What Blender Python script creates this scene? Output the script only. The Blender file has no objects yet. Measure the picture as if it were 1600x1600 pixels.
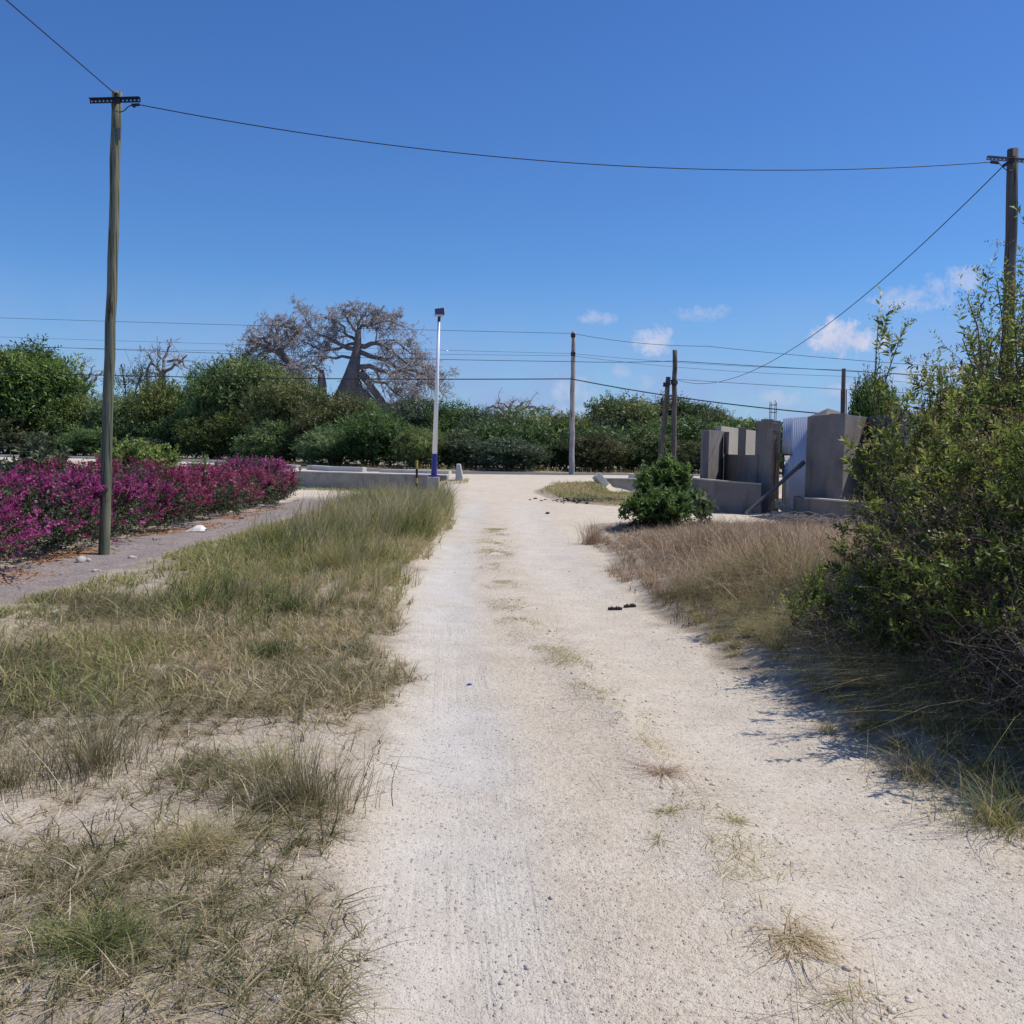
import bpy, math, random
import numpy as np
from mathutils import Vector, Matrix

rng = np.random.default_rng(7)
random.seed(7)
scene = bpy.context.scene
COL = scene.collection

# ------------------------------------------------------------------ camera
F = 1480.0                       # focal length in pixels of the 1600 px frame
PITCH = math.atan(98.0 / F)
ROLL = math.radians(1.0)
EYE = np.array([0.0, 0.0, 1.6])
fwd = np.array([0, math.cos(PITCH), -math.sin(PITCH)])
up0 = np.array([0, math.sin(PITCH), math.cos(PITCH)])
rt0 = np.array([1.0, 0, 0])
RT = math.cos(ROLL) * rt0 + math.sin(ROLL) * up0
UP = -math.sin(ROLL) * rt0 + math.cos(ROLL) * up0
cam_d = bpy.data.cameras.new('camera')
cam = bpy.data.objects.new('camera', cam_d)
COL.objects.link(cam)
cam_d.sensor_width = 36.0
cam_d.lens = 36.0 * F / 1600.0
cam_d.clip_start = 0.05
cam_d.clip_end = 3000
cam.matrix_world = Matrix(((RT[0], UP[0], -fwd[0], EYE[0]), (RT[1], UP[1], -fwd[1], EYE[1]),
                           (RT[2], UP[2], -fwd[2], EYE[2]), (0, 0, 0, 1)))
scene.camera = cam


def P(px, py, Y):                # a measured direction carried out to the distance Y
    d = fwd * F + RT * (px - 800) + UP * (800 - py)
    return EYE + d * (Y / d[1])


def PV(px, py, Y):
    return Vector(P(px, py, Y))


# ------------------------------------------------------------------ sun, sky, exposure
SUN_EL = math.radians(59)
SUN_AZ = math.radians(80)        # clockwise from +Y (the view direction): to the right, a little ahead
sdir = Vector((math.sin(SUN_AZ) * math.cos(SUN_EL), math.cos(SUN_AZ) * math.cos(SUN_EL), math.sin(SUN_EL)))
sl = bpy.data.lights.new('sun', 'SUN')
sl.energy = 4.3
sl.angle = math.radians(0.5)
sl.color = (1.0, 0.94, 0.86)
so = bpy.data.objects.new('sun', sl)
COL.objects.link(so)
so.rotation_euler = sdir.to_track_quat('Z', 'Y').to_euler()

scene.view_settings.view_transform = 'Standard'
scene.view_settings.look = 'None'
scene.view_settings.exposure = 0.0
scene.view_settings.gamma = 1.0

world = bpy.data.worlds.new('World')
scene.world = world
world.use_nodes = True
wt = world.node_tree
wt.nodes.clear()
W = lambda t: wt.nodes.new(t)
sky = W('ShaderNodeTexSky')
sky.sky_type = 'NISHITA'
sky.sun_disc = False
sky.sun_elevation = SUN_EL
sky.sun_rotation = SUN_AZ
sky.altitude = 0
sky.air_density = 1.0
sky.dust_density = 0.25
sky.ozone_density = 4.0
bg = W('ShaderNodeBackground')
bg.inputs['Strength'].default_value = 0.112
wo = W('ShaderNodeOutputWorld')
wt.links.new(bg.outputs[0], wo.inputs[0])


def wmath(op, a, b=None, c=None, vec=False, clamp=False):
    n = W('ShaderNodeVectorMath' if vec else 'ShaderNodeMath')
    n.operation = op
    if not vec:
        n.use_clamp = clamp
    for i, v in enumerate((a, b, c)):
        if v is None:
            continue
        if hasattr(v, 'is_linked'):
            wt.links.new(v, n.inputs[i])
        else:
            n.inputs[i].default_value = v
    return n.outputs['Value'] if (vec and op == 'DOT_PRODUCT') else n.outputs[0]


tc = W('ShaderNodeTexCoord')
dirv = tc.outputs['Generated']
nz = W('ShaderNodeTexNoise')
nz.inputs['Scale'].default_value = 48
nz.inputs['Detail'].default_value = 6
nz.inputs['Roughness'].default_value = 0.72
wt.links.new(dirv, nz.inputs['Vector'])
nz2 = W('ShaderNodeTexNoise')
nz2.inputs['Scale'].default_value = 17
nz2.inputs['Detail'].default_value = 5
wt.links.new(dirv, nz2.inputs['Vector'])
# small fair-weather clouds, low over the horizon: (px, py, half width, half height, density)
CLOUDS = [(1316, 532, 58, 30, 1.0), (1305, 515, 24, 18, .9), (1020, 533, 36, 22, .55), (938, 496, 34, 13, .33), (1098, 488, 46, 16, .33),
          (1430, 464, 60, 20, .38), (1500, 437, 50, 20, .38), (900, 610, 40, 26, .30), (968, 580, 18, 13, .28),
          (1010, 600, 22, 14, .2), (1225, 622, 40, 14, .3), (930, 640, 70, 14, .3), (1330, 610, 60, 16, .3),
          (1480, 585, 90, 20, .3), (1560, 600, 60, 30, .35)]
acc = None
for cx, cy, a, b, dens in CLOUDS:
    c = Vector(P(cx, cy, 1.0) - EYE).normalized()
    tu = Vector((c.y, -c.x, 0)).normalized()
    tv = tu.cross(c).normalized()
    cen = Vector(c)
    rel = wmath('SUBTRACT', dirv, tuple(cen), vec=True)
    u = wmath('DOT_PRODUCT', rel, tuple(tu * (F / a)), vec=True)
    v = wmath('DOT_PRODUCT', rel, tuple(tv * (F / b)), vec=True)
    r2 = wmath('ADD', wmath('MULTIPLY', u, u), wmath('MULTIPLY', v, v))
    m = wmath('SUBTRACT', 1.0, r2)
    m = wmath('MULTIPLY_ADD', wmath('SUBTRACT', nz.outputs['Fac'], 0.5), 5.2, wmath('MULTIPLY_ADD', wmath('SUBTRACT', nz2.outputs['Fac'], 0.5), 2.0, m))
    m = wmath('MULTIPLY', wmath('SMOOTH_MIN', wmath('MULTIPLY', m, 0.9), 1.0, 0.2), min(1, dens * 1.3))
    m = wmath('MAXIMUM', m, 0.0)
    acc = m if acc is None else wmath('MAXIMUM', acc, m)
tintn = W('ShaderNodeMixRGB')
tintn.blend_type = 'MULTIPLY'
tintn.inputs[0].default_value = 1.0
tintn.inputs[2].default_value = (0.58, 0.88, 1.10, 1)
hs = W('ShaderNodeHueSaturation')
hs.inputs['Saturation'].default_value = 1.12
hs.inputs['Hue'].default_value = 0.512
wt.links.new(sky.outputs[0], hs.inputs['Color'])
# thin veil near the horizon
sep = W('ShaderNodeSeparateXYZ')
wt.links.new(dirv, sep.inputs[0])
mr = W('ShaderNodeMapRange')
wt.links.new(sep.outputs['Z'], mr.inputs[0])
mr.inputs[1].default_value = 0.0
mr.inputs[2].default_value = 0.17
mr.inputs[3].default_value = 1.0
mr.inputs[4].default_value = 0.0
veil = wmath('MULTIPLY', wmath('MULTIPLY', mr.outputs[0], nz2.outputs['Fac']), 1.7)
veil = wmath('MINIMUM', veil, 0.85)
mx0 = W('ShaderNodeMixRGB')
wt.links.new(veil, mx0.inputs[0])
wt.links.new(hs.outputs[0], tintn.inputs[1])
wt.links.new(tintn.outputs[0], mx0.inputs[1])
mx0.inputs[2].default_value = (2.7, 3.55, 6.5, 1)
mx = W('ShaderNodeMixRGB')
wt.links.new(acc, mx.inputs[0])
wt.links.new(mx0.outputs[0], mx.inputs[1])
ccol = W('ShaderNodeMixRGB')
wt.links.new(wmath('MULTIPLY_ADD', wmath('SUBTRACT', nz2.outputs['Fac'], 0.5), 3.0, 0.55, clamp=True), ccol.inputs[0])
ccol.inputs[1].default_value = (4.3, 4.8, 6.7, 1)
ccol.inputs[2].default_value = (6.4, 6.5, 7.7, 1)
wt.links.new(ccol.outputs[0], mx.inputs[2])
wt.links.new(mx.outputs[0], bg.inputs['Color'])


# ------------------------------------------------------------------ helpers
def tag(o, label=None, cat=None, group=None, kind=None):
    if label: o['label'] = label
    if cat: o['category'] = cat
    if group: o['group'] = group
    if kind: o['kind'] = kind
    return o


def empty(name, loc, label, cat, group=None):
    o = bpy.data.objects.new(name, None)
    o.empty_display_size = 0.3
    COL.objects.link(o)
    o.location = loc
    return tag(o, label, cat, group)


def link(name, me, mat, parent=None, loc=None):
    me.materials.append(mat)
    o = bpy.data.objects.new(name, me)
    COL.objects.link(o)
    if parent is not None:
        o.parent = parent
        # meshes are written in world coordinates; keep them there
        o.location = tuple(-Vector(parent.location)) if loc is None else loc
    elif loc is not None:
        o.location = loc
    return o


def npmesh(name, V, Q, attrs=None, smooth=False):
    V = np.asarray(V, dtype=np.float32).reshape(-1, 3)
    Q = np.asarray(Q, dtype=np.int32)
    k = Q.shape[1]
    me = bpy.data.meshes.new(name)
    me.vertices.add(len(V))
    me.vertices.foreach_set('co', V.ravel())
    me.loops.add(Q.size)
    me.loops.foreach_set('vertex_index', Q.ravel())
    me.polygons.add(len(Q))
    me.polygons.foreach_set('loop_start', np.arange(0, Q.size, k, dtype=np.int32))
    if smooth:
        me.polygons.foreach_set('use_smooth', np.ones(len(Q), dtype=bool))
    me.update(calc_edges=True)
    for a, vals in (attrs or {}).items():
        at = me.attributes.new(a, 'FLOAT', 'POINT')
        at.data.foreach_set('value', np.asarray(vals, dtype=np.float32))
    return me


def _hash(ix, iy, seed):
    h = (ix.astype(np.int64) * 374761393 + iy.astype(np.int64) * 668265263 + seed * 1442695041) & 0xffffffff
    h = ((h ^ (h >> 13)) * 1274126177) & 0xffffffff
    return ((h ^ (h >> 16)) & 0xffff) / 65535.0


def vnoise(x, y, s, seed=0):
    x = np.asarray(x, dtype=float) / s
    y = np.asarray(y, dtype=float) / s
    ix, iy = np.floor(x), np.floor(y)
    fx, fy = x - ix, y - iy
    fx = fx * fx * (3 - 2 * fx); fy = fy * fy * (3 - 2 * fy)
    a = _hash(ix, iy, seed); b = _hash(ix + 1, iy, seed)
    c = _hash(ix, iy + 1, seed); d = _hash(ix + 1, iy + 1, seed)
    return (a * (1 - fx) + b * fx) * (1 - fy) + (c * (1 - fx) + d * fx) * fy


def fbm(x, y, s, seed=0, o=3):
    t = 0; w = 1; tot = 0
    for i in range(o):
        t = t + w * vnoise(x, y, s / 2 ** i, seed + i * 17); tot += w; w *= .5
    return t / tot


def sstep(a, b, x):
    t = np.clip((np.asarray(x, dtype=float) - a) / (b - a), 0, 1)
    return t * t * (3 - 2 * t)


def unit(v):
    return v / np.maximum(np.linalg.norm(v, axis=-1, keepdims=True), 1e-9)


def curvetube(PL, R, s=4, twist=0):
    """N polylines of K points with radii -> one quad mesh (verts, quads)."""
    PL = np.asarray(PL, dtype=float); R = np.asarray(R, dtype=float)
    N, K, _ = PL.shape
    T = np.gradient(PL, axis=1)
    T = unit(T)
    ref = np.where(np.abs(T[:, :1, 2:3]) > .8, np.array([1.0, 0, 0]), np.array([0, 0, 1.0]))
    S = unit(np.cross(T, np.broadcast_to(ref, T.shape)))
    U = np.cross(S, T)
    ang = np.arange(s) / s * 2 * np.pi + twist
    V = PL[:, :, None, :] + R[:, :, None, None] * (np.cos(ang)[None, None, :, None] * S[:, :, None, :]
                                                    + np.sin(ang)[None, None, :, None] * U[:, :, None, :])
    idx = np.arange(N * K * s).reshape(N, K, s)
    a = idx[:, :-1, :]; b = np.roll(a, -1, axis=2)
    d = idx[:, 1:, :]; c = np.roll(d, -1, axis=2)
    Q = np.stack([a, b, c, d], -1).reshape(-1, 4)
    return V.reshape(-1, 3), Q


def merge(parts):
    Vs, Qs, n = [], [], 0
    for V, Q in parts:
        Vs.append(V); Qs.append(Q + n); n += len(V)
    return np.concatenate(Vs), np.concatenate(Qs)


def leafmesh(B, D, Nn, L, Wd, tint, fold=0.25):
    """one bent diamond per leaf; B base, D direction, Nn normal-ish."""
    D = unit(D)
    S = unit(np.cross(D, Nn)); Nn = np.cross(S, D)
    L = L[:, None]; Wd = Wd[:, None]
    mid = B + D * L * .45
    V = np.stack([B, mid + S * Wd * .5 + Nn * Wd * fold, B + D * L - Nn * L * .12, mid - S * Wd * .5 + Nn * Wd * fold], 1)
    n = len(B)
    Q = np.arange(n * 4).reshape(n, 4)
    return V.reshape(-1, 3), Q, np.repeat(tint, 4)


def rdir(n, g=None):
    g = g or rng
    return unit(g.normal(size=(n, 3)))


def sprigs(C, A, L, nl, ll, lw, tint, spread=1.0, g=None):
    """leaves set spirally round sprigs: C base, A axis, L length."""
    g = g or rng
    n = len(C)
    A = unit(A)
    ref = rdir(n, g)
    S = unit(np.cross(A, ref)); U = np.cross(A, S)
    t = (np.arange(nl) + .5) / nl
    t = np.broadcast_to(t, (n, nl)) + g.uniform(-.05, .05, (n, nl))
    an = np.arange(nl) * 2.4 + g.uniform(0, 6.28, (n, 1)) + g.normal(0, .4, (n, nl))
    rad = (np.cos(an)[..., None] * S[:, None] + np.sin(an)[..., None] * U[:, None])
    base = C[:, None] + A[:, None] * (L[:, None] * t)[..., None]
    D = unit(rad * spread + A[:, None] * (.35 + .9 * t[..., None]) + g.normal(0, .18, (n, nl, 3)))
    Nn = unit(A[:, None] + .5 * rad + g.normal(0, .3, (n, nl, 3)))
    Ls = ll * (1.15 - .35 * t) * g.uniform(.55, 1.25, (n, nl)) * np.repeat(g.uniform(.6, 1.2, (n, 1)), nl, 1)
    Ws = Ls * lw
    tt = np.clip(tint[:, None] + .25 * (t - .5) + g.normal(0, .08, (n, nl)), 0, 1)
    return leafmesh(base.reshape(-1, 3), D.reshape(-1, 3), Nn.reshape(-1, 3), Ls.ravel(), Ws.ravel(), tt.ravel())


def blades(X, Y, Z, H, lean, az, wid, tint, seg=3, g=None):
    g = g or rng
    n = len(X)
    t = np.linspace(0, 1, seg + 1)
    hd = np.stack([np.cos(az), np.sin(az), np.zeros(n)], -1)
    B = np.stack([X, Y, Z - .01], -1)
    hor = (H * lean)[:, None] * (t ** 1.7)[None]
    ver = H[:, None] * (t[None] - (.45 * np.clip(lean, 0, 1.6))[:, None] * (t ** 2.2)[None])
    ver = np.maximum(ver, .01 * t[None])
    C = B[:, None] + hd[:, None] * hor[..., None]
    C[:, :, 2] += ver
    pw = np.stack([-hd[:, 1], hd[:, 0], 0 * az], -1)
    C += pw[:, None] * ((g.normal(0, .22, n) * H)[:, None] * t[None] ** 2 + (g.normal(0, .07, n) * H)[:, None] * np.sin(t * 3.14)[None])[..., None]
    wa = az + np.pi / 2 + g.normal(0, .7, n)
    wv = np.stack([np.cos(wa), np.sin(wa), np.zeros(n)], -1)
    w = (wid[:, None] * (1 - t[None] ** 1.6 * .92))[..., None] * wv[:, None] * .5
    V = np.stack([C - w, C + w], 2)
    idx = np.arange(n * (seg + 1) * 2).reshape(n, seg + 1, 2)
    Q = np.stack([idx[:, :-1, 0], idx[:, :-1, 1], idx[:, 1:, 1], idx[:, 1:, 0]], -1).reshape(-1, 4)
    return V.reshape(-1, 3), Q, np.repeat(tint, (seg + 1) * 2)


def join3(parts):
    Vs, Qs, Ts, n = [], [], [], 0
    for V, Q, T in parts:
        Vs.append(V); Qs.append(Q + n); Ts.append(T); n += len(V)
    return np.concatenate(Vs), np.concatenate(Qs), np.concatenate(Ts)


class MB:
    """small hand-built shapes gathered into one mesh"""
    def __init__(s): s.v = []; s.f = []
    def add(s, v, f):
        n = len(s.v); s.v += [tuple(p) for p in v]; s.f += [[i + n for i in q] for q in f]; return s
    def prism(s, base, z0, z1, taper=None):
        """base: list of (x, y); z0/z1 may be lists"""
        n = len(base)
        z0 = [z0] * n if np.isscalar(z0) else z0
        z1 = [z1] * n if np.isscalar(z1) else z1
        top = taper or base
        v = [(x, y, z) for (x, y), z in zip(base, z0)] + [(x, y, z) for (x, y), z in zip(top, z1)]
        f = [list(range(n))[::-1], list(range(n, 2 * n))] + [[i, (i + 1) % n, n + (i + 1) % n, n + i] for i in range(n)]
        return s.add(v, f)
    def box(s, c, d, rz=0, M=None):
        v = [Vector((x * d[0] / 2, y * d[1] / 2, z * d[2] / 2)) for z in (-1, 1) for y in (-1, 1) for x in (-1, 1)]
        R = M or Matrix.Rotation(rz, 3, 'Z')
        v = [R @ p + Vector(c) for p in v]
        return s.add(v, [[0, 2, 3, 1], [4, 5, 7, 6], [0, 1, 5, 4], [2, 6, 7, 3], [0, 4, 6, 2], [1, 3, 7, 5]])
    def bar(s, a, b, w, h=None, roll=0):
        a, b = Vector(a), Vector(b)
        q = (b - a).to_track_quat('Z', 'Y').to_matrix() @ Matrix.Rotation(roll, 3, 'Z')
        return s.box((a + b) / 2, (w, h or w, (b - a).length), M=q)
    def tube(s, pts, r, n=8, cap=True):
        pts = [Vector(p) for p in pts]
        r = [r] * len(pts) if np.isscalar(r) else r
        V, Q = curvetube(np.array([[tuple(p) for p in pts]]), np.array([r]), n)
        f = [list(q) for q in Q]
        if cap:
            f += [list(range(n))[::-1], list(range(len(V) - n, len(V)))]
        return s.add([tuple(p) for p in V], f)
    def wall(s, a, b, th, z0, z1, z1b=None):
        """upright wall from a to b (x, y), thickness th behind the line (to its left)"""
        a, b = Vector(a), Vector(b)
        d = (b - a).normalized(); nrm = Vector((-d.y, d.x)) * th
        zb = z1 if z1b is None else z1b
        return s.prism([tuple(a), tuple(b), tuple(b + nrm), tuple(a + nrm)], z0, [z1, zb, zb, z1])
    def build(s, name, mat, parent=None, bevel=0, smooth=False):
        me = bpy.data.meshes.new(name)
        me.from_pydata([tuple(p) for p in s.v], [], s.f)
        if smooth:
            me.polygons.foreach_set('use_smooth', np.ones(len(me.polygons), dtype=bool))
        me.update()
        o = link(name, me, mat, parent)
        if bevel:
            m = o.modifiers.new('bevel', 'BEVEL'); m.width = bevel; m.segments = 2; m.limit_method = 'ANGLE'
        return o


# ------------------------------------------------------------------ materials
class NT:
    def __init__(s, name):
        s.m = bpy.data.materials.new(name); s.m.use_nodes = True; s.t = s.m.node_tree; s.t.nodes.clear()
        s.out = s.n('ShaderNodeOutputMaterial')
    def n(s, t, **kw):
        x = s.t.nodes.new(t)
        for k, v in kw.items():
            setattr(x, k, v)
        return x
    def l(s, a, b): s.t.links.new(a, b)
    def set(s, sock, v):
        if hasattr(v, 'is_linked'): s.l(v, sock)
        elif isinstance(v, (tuple, list)) and len(v) == 3 and sock.type == 'RGBA': sock.default_value = (*v, 1)
        else: sock.default_value = v
    def math(s, op, a, b=0.5, c=None, clamp=False):
        x = s.n('ShaderNodeMath', operation=op, use_clamp=clamp); s.set(x.inputs[0], a); s.set(x.inputs[1], b)
        if c is not None: s.set(x.inputs[2], c)
        return x.outputs[0]
    def mix(s, f, a, b, mode='MIX'):
        x = s.n('ShaderNodeMixRGB', blend_type=mode); s.set(x.inputs[0], f); s.set(x.inputs[1], a); s.set(x.inputs[2], b)
        return x.outputs[0]
    def attr(s, name): return s.n('ShaderNodeAttribute', attribute_name=name).outputs['Fac']
    def co(s, which='Object', sc=None):
        o = s.n('ShaderNodeTexCoord').outputs[which]
        if sc:
            m = s.n('ShaderNodeMapping'); m.inputs['Scale'].default_value = sc; s.l(o, m.inputs[0]); o = m.outputs[0]
        return o
    def noise(s, vec, scale, detail=4, rough=.55):
        x = s.n('ShaderNodeTexNoise'); s.l(vec, x.inputs['Vector'])
        x.inputs['Scale'].default_value = scale; x.inputs['Detail'].default_value = detail; x.inputs['Roughness'].default_value = rough
        return x.outputs['Fac']
    def ramp(s, f, stops):
        x = s.n('ShaderNodeValToRGB'); s.set(x.inputs[0], f)
        e = x.color_ramp.elements
        while len(e) < len(stops): e.new(.5)
        for i, (p, c) in enumerate(stops):
            e[i].position = p; e[i].color = (*c, 1) if len(c) == 3 else c
        return x.outputs[0]
    def rng(s, f, a, b, c=0, d=1):
        x = s.n('ShaderNodeMapRange'); s.set(x.inputs[0], f)
        for i, v in enumerate((a, b, c, d)): x.inputs[i + 1].default_value = v
        return x.outputs[0]
    def bump(s, h, strength=.5, dist=.01, nrm=None):
        x = s.n('ShaderNodeBump'); x.inputs['Strength'].default_value = strength; x.inputs['Distance'].default_value = dist
        s.l(h, x.inputs['Height'])
        if nrm is not None: s.l(nrm, x.inputs['Normal'])
        return x.outputs[0]
    def pbr(s, col, rough=.9, nrm=None, spec=.3, metal=0):
        b = s.n('ShaderNodeBsdfPrincipled'); s.set(b.inputs['Base Color'], col); s.set(b.inputs['Roughness'], rough)
        b.inputs['Specular IOR Level'].default_value = spec; b.inputs['Metallic'].default_value = metal
        if nrm is not None: s.l(nrm, b.inputs['Normal'])
        s.l(b.outputs[0], s.out.inputs[0]); s.b = b
        return s.m


def mat_leaf(name, stops, trans=.28, rough=.5, objvar=.0, spec=.35):
    k = NT(name)
    c = k.ramp(k.attr('tint'), stops)
    if objvar:
        oi = k.n('ShaderNodeObjectInfo').outputs['Random']
        h = k.n('ShaderNodeHueSaturation'); k.l(c, h.inputs['Color'])
        k.l(k.rng(oi, 0, 1, .5 - .035 * objvar, .5 + .02 * objvar), h.inputs['Hue'])
        k.l(k.rng(k.math('FRACT', k.math('MULTIPLY', oi, 7.31)), 0, 1, 1 - .35 * objvar, 1 + .3 * objvar), h.inputs['Value'])
        k.l(k.rng(k.math('FRACT', k.math('MULTIPLY', oi, 3.77)), 0, 1, .8, 1.05), h.inputs['Saturation'])
        c = h.outputs[0]
    k.pbr(c, rough, spec=spec)
    tr = k.n('ShaderNodeBsdfTranslucent'); k.l(c, tr.inputs[0])
    ms = k.n('ShaderNodeMixShader'); ms.inputs[0].default_value = trans
    k.l(k.b.outputs[0], ms.inputs[1]); k.l(tr.outputs[0], ms.inputs[2]); k.l(ms.outputs[0], k.out.inputs[0])
    return k.m


M = {}
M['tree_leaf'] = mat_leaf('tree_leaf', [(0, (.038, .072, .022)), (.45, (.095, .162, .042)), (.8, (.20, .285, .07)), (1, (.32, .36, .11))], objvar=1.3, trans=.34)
M['grey_leaf'] = mat_leaf('grey_leaf', [(0, (.035, .06, .03)), (.5, (.08, .125, .062)), (1, (.19, .23, .12))], objvar=.8)
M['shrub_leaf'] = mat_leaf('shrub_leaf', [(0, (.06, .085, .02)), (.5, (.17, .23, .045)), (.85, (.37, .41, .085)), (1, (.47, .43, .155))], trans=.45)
M['dark_leaf'] = mat_leaf('dark_leaf', [(0, (.035, .065, .018)), (.5, (.095, .165, .04)), (1, (.22, .32, .085))])
M['lime_leaf'] = mat_leaf('lime_leaf', [(0, (.07, .13, .03)), (.5, (.15, .25, .05)), (1, (.34, .40, .12))])
M['boug_leaf'] = mat_leaf('bougainvillea_leaf', [(0, (.035, .052, .026)), (.5, (.085, .115, .055)), (1, (.18, .19, .10))])
M['bract_magenta'] = mat_leaf('bract_magenta', [(0, (.08, .010, .055)), (.5, (.30, .03, .155)), (1, (.56, .12, .33))], trans=.4)
M['bract_crimson'] = mat_leaf('bract_crimson', [(0, (.08, .012, .04)), (.5, (.27, .030, .10)), (1, (.48, .13, .22))], trans=.4)
M['grass'] = mat_leaf('grass_mixed', [(0, (.05, .085, .022)), (.25, (.16, .20, .055)), (.5, (.37, .38, .12)), (.72, (.46, .35, .18)), (1, (.68, .57, .38))], trans=.38, rough=.6)
M['verge_grass'] = mat_leaf('dusty_verge_grass', [(0, (.055, .08, .024)), (.22, (.15, .17, .055)), (.42, (.25, .20, .11)), (.62, (.38, .31, .175)), (.8, (.54, .44, .27)), (1, (.74, .64, .45))], trans=.3, rough=.65)
M['red_grass'] = mat_leaf('russet_grass', [(0, (.10, .11, .04)), (.25, (.20, .13, .065)), (.6, (.38, .25, .155)), (1, (.66, .52, .36))], trans=.3, rough=.6)
M['flower'] = mat_leaf('dry_flower_heads', [(0, (.16, .09, .05)), (.5, (.33, .22, .10)), (1, (.50, .44, .20))], trans=.2)
M['dry_leaf'] = mat_leaf('withered_leaves', [(0, (.07, .05, .03)), (.35, (.14, .10, .05)), (.6, (.13, .14, .05)), (1, (.40, .30, .18))], trans=.25)
M['dry_straw'] = mat_leaf('broken_straw', [(0, (.06, .045, .03)), (.5, (.16, .11, .07)), (1, (.40, .31, .20))], trans=.1)
M['litter'] = mat_leaf('fallen_leaves', [(0, (.20, .08, .03)), (.5, (.42, .20, .08)), (1, (.55, .40, .22))], trans=.1)


def mat_bark(name, a, b, sc=(6, 6, 1.2), rough=.95, bd=.02):
    k = NT(name); co = k.co('Object', sc); n = k.noise(co, 1.0, 6, .65); n2 = k.noise(co, 7, 3)
    c = k.mix(k.rng(n, .3, .7), a, b); c = k.mix(k.rng(n2, .35, .75, 0, .35), c, tuple(x * .45 for x in a))
    return k.pbr(c, rough, k.bump(n, .6, bd))


M['bark'] = mat_bark('brown_bark', (.10, .075, .05), (.20, .16, .12))
M['baobab_twig'] = mat_bark('baobab_twig_bark', (.30, .28, .275), (.50, .46, .45), sc=(2, 2, 1), bd=.02)
M['baobab'] = mat_bark('baobab_bark', (.13, .11, .105), (.30, .26, .245), sc=(2, 2, 1), bd=.08)
M['twig'] = mat_bark('twig_bark', (.10, .065, .04), (.24, .17, .11), sc=(30, 30, 8), bd=.003)
M['dry_branch'] = mat_bark('dry_branch', (.16, .13, .11), (.36, .31, .27), sc=(30, 30, 8), bd=.003)


def mat_pole(name, a, b, stain):
    k = NT(name); co = k.co('Object', (14, 14, .7)); n = k.noise(co, 1.6, 8, .6); co2 = k.co('Object'); n2 = k.noise(co2, 1.4, 4)
    cr = k.noise(k.co('Object', (38, 38, .7)), 1, 4)
    c = k.mix(k.rng(n, .3, .7), a, b); c = k.mix(k.rng(n2, .45, .68), c, stain)
    c = k.mix(k.rng(cr, .55, .60, 0, .8), c, (.03, .025, .02))
    return k.pbr(c, .85, k.bump(n, .5, .006), spec=.2)


M['pole_green'] = mat_pole('treated_pole_wood', (.17, .165, .10), (.27, .25, .17), (.135, .155, .10))
M['pole_grey'] = mat_pole('weathered_pole_wood', (.13, .11, .095), (.22, .19, .165), (.11, .10, .09))
M['timber'] = mat_pole('rough_timber', (.22, .15, .09), (.36, .27, .18), (.16, .12, .09))
M['pale_timber'] = mat_pole('pale_timber', (.45, .40, .32), (.6, .55, .46), (.38, .34, .28))


def mat_conc(name, a, b, dark=(.09, .085, .08), stain=.5, sc=1.3, bs=.25):
    k = NT(name); co = k.co('Object'); n = k.noise(co, sc, 6, .6); n2 = k.noise(k.co('Object', (1, 1, .35)), 2.2, 5, .65); f = k.noise(co, 60, 3)
    c = k.mix(k.rng(n, .3, .7), a, b); c = k.mix(k.rng(n2, .52, .75, 0, stain), c, dark)
    c = k.mix(k.rng(f, .3, .75, 0, .16), c, tuple(x * .5 for x in a))
    return k.pbr(c, .92, k.bump(k.math('ADD', f, n2), bs, .006), spec=.2)


M['render_grey'] = mat_conc('cement_render', (.165, .150, .140), (.25, .228, .212), dark=(.085, .078, .075), stain=.85)
M['render_cream'] = mat_conc('pale_render', (.40, .37, .31), (.48, .45, .38), stain=.12)
M['concrete'] = mat_conc('old_concrete', (.30, .275, .24), (.42, .39, .35), stain=.75, sc=2.2)
M['concrete_pale'] = mat_conc('pale_concrete', (.46, .44, .41), (.58, .56, .53), stain=.3)
M['blockwork'] = mat_conc('broken_blockwork', (.20, .17, .14), (.34, .30, .25), stain=.7, sc=9, bs=.9)


def mat_plain(name, c, rough=.6, metal=0, var=.25, spec=.4, sc=8):
    k = NT(name); n = k.noise(k.co('Object'), sc, 4)
    return k.pbr(k.mix(k.rng(n, .3, .7, 0, var), c, tuple(x * .5 for x in c)), rough, metal=metal, spec=spec)


M['white_paint'] = mat_plain('white_pole_paint', (.78, .79, .82), .35, var=.12)
M['blue_paint'] = mat_plain('blue_pole_paint', (.035, .035, .22), .4)
M['steel'] = mat_plain('galvanised_steel', (.20, .20, .21), .5, metal=.4)
M['dark_steel'] = mat_plain('dark_steel', (.045, .042, .045), .6, metal=.3)
M['rust'] = mat_plain('rusty_steel', (.16, .075, .04), .9)
M['cable'] = mat_plain('black_cable', (.02, .02, .022), .6)
M['solar'] = mat_plain('solar_cells', (.03, .04, .08), .15, spec=.6)
M['alu'] = mat_plain('aluminium_frame', (.6, .62, .64), .35, metal=.6)
M['yellow'] = mat_plain('yellow_paint', (.55, .38, .06), .6)
M['black'] = mat_plain('black_paint', (.02, .02, .02), .7)
M['rubber'] = mat_plain('worn_black_rubber', (.03, .026, .024), .8)
M['paper'] = mat_plain('crumpled_white_plastic', (.78, .76, .70), .6, var=.1)
M['scrap_blue'] = mat_plain('blue_plastic', (.02, .06, .35), .5)
M['gate_text'] = mat_plain('blue_lettering', (.02, .06, .42), .6)
M['prop'] = mat_plain('grey_painted_tube', (.155, .14, .13), .5, metal=.3)
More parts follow.
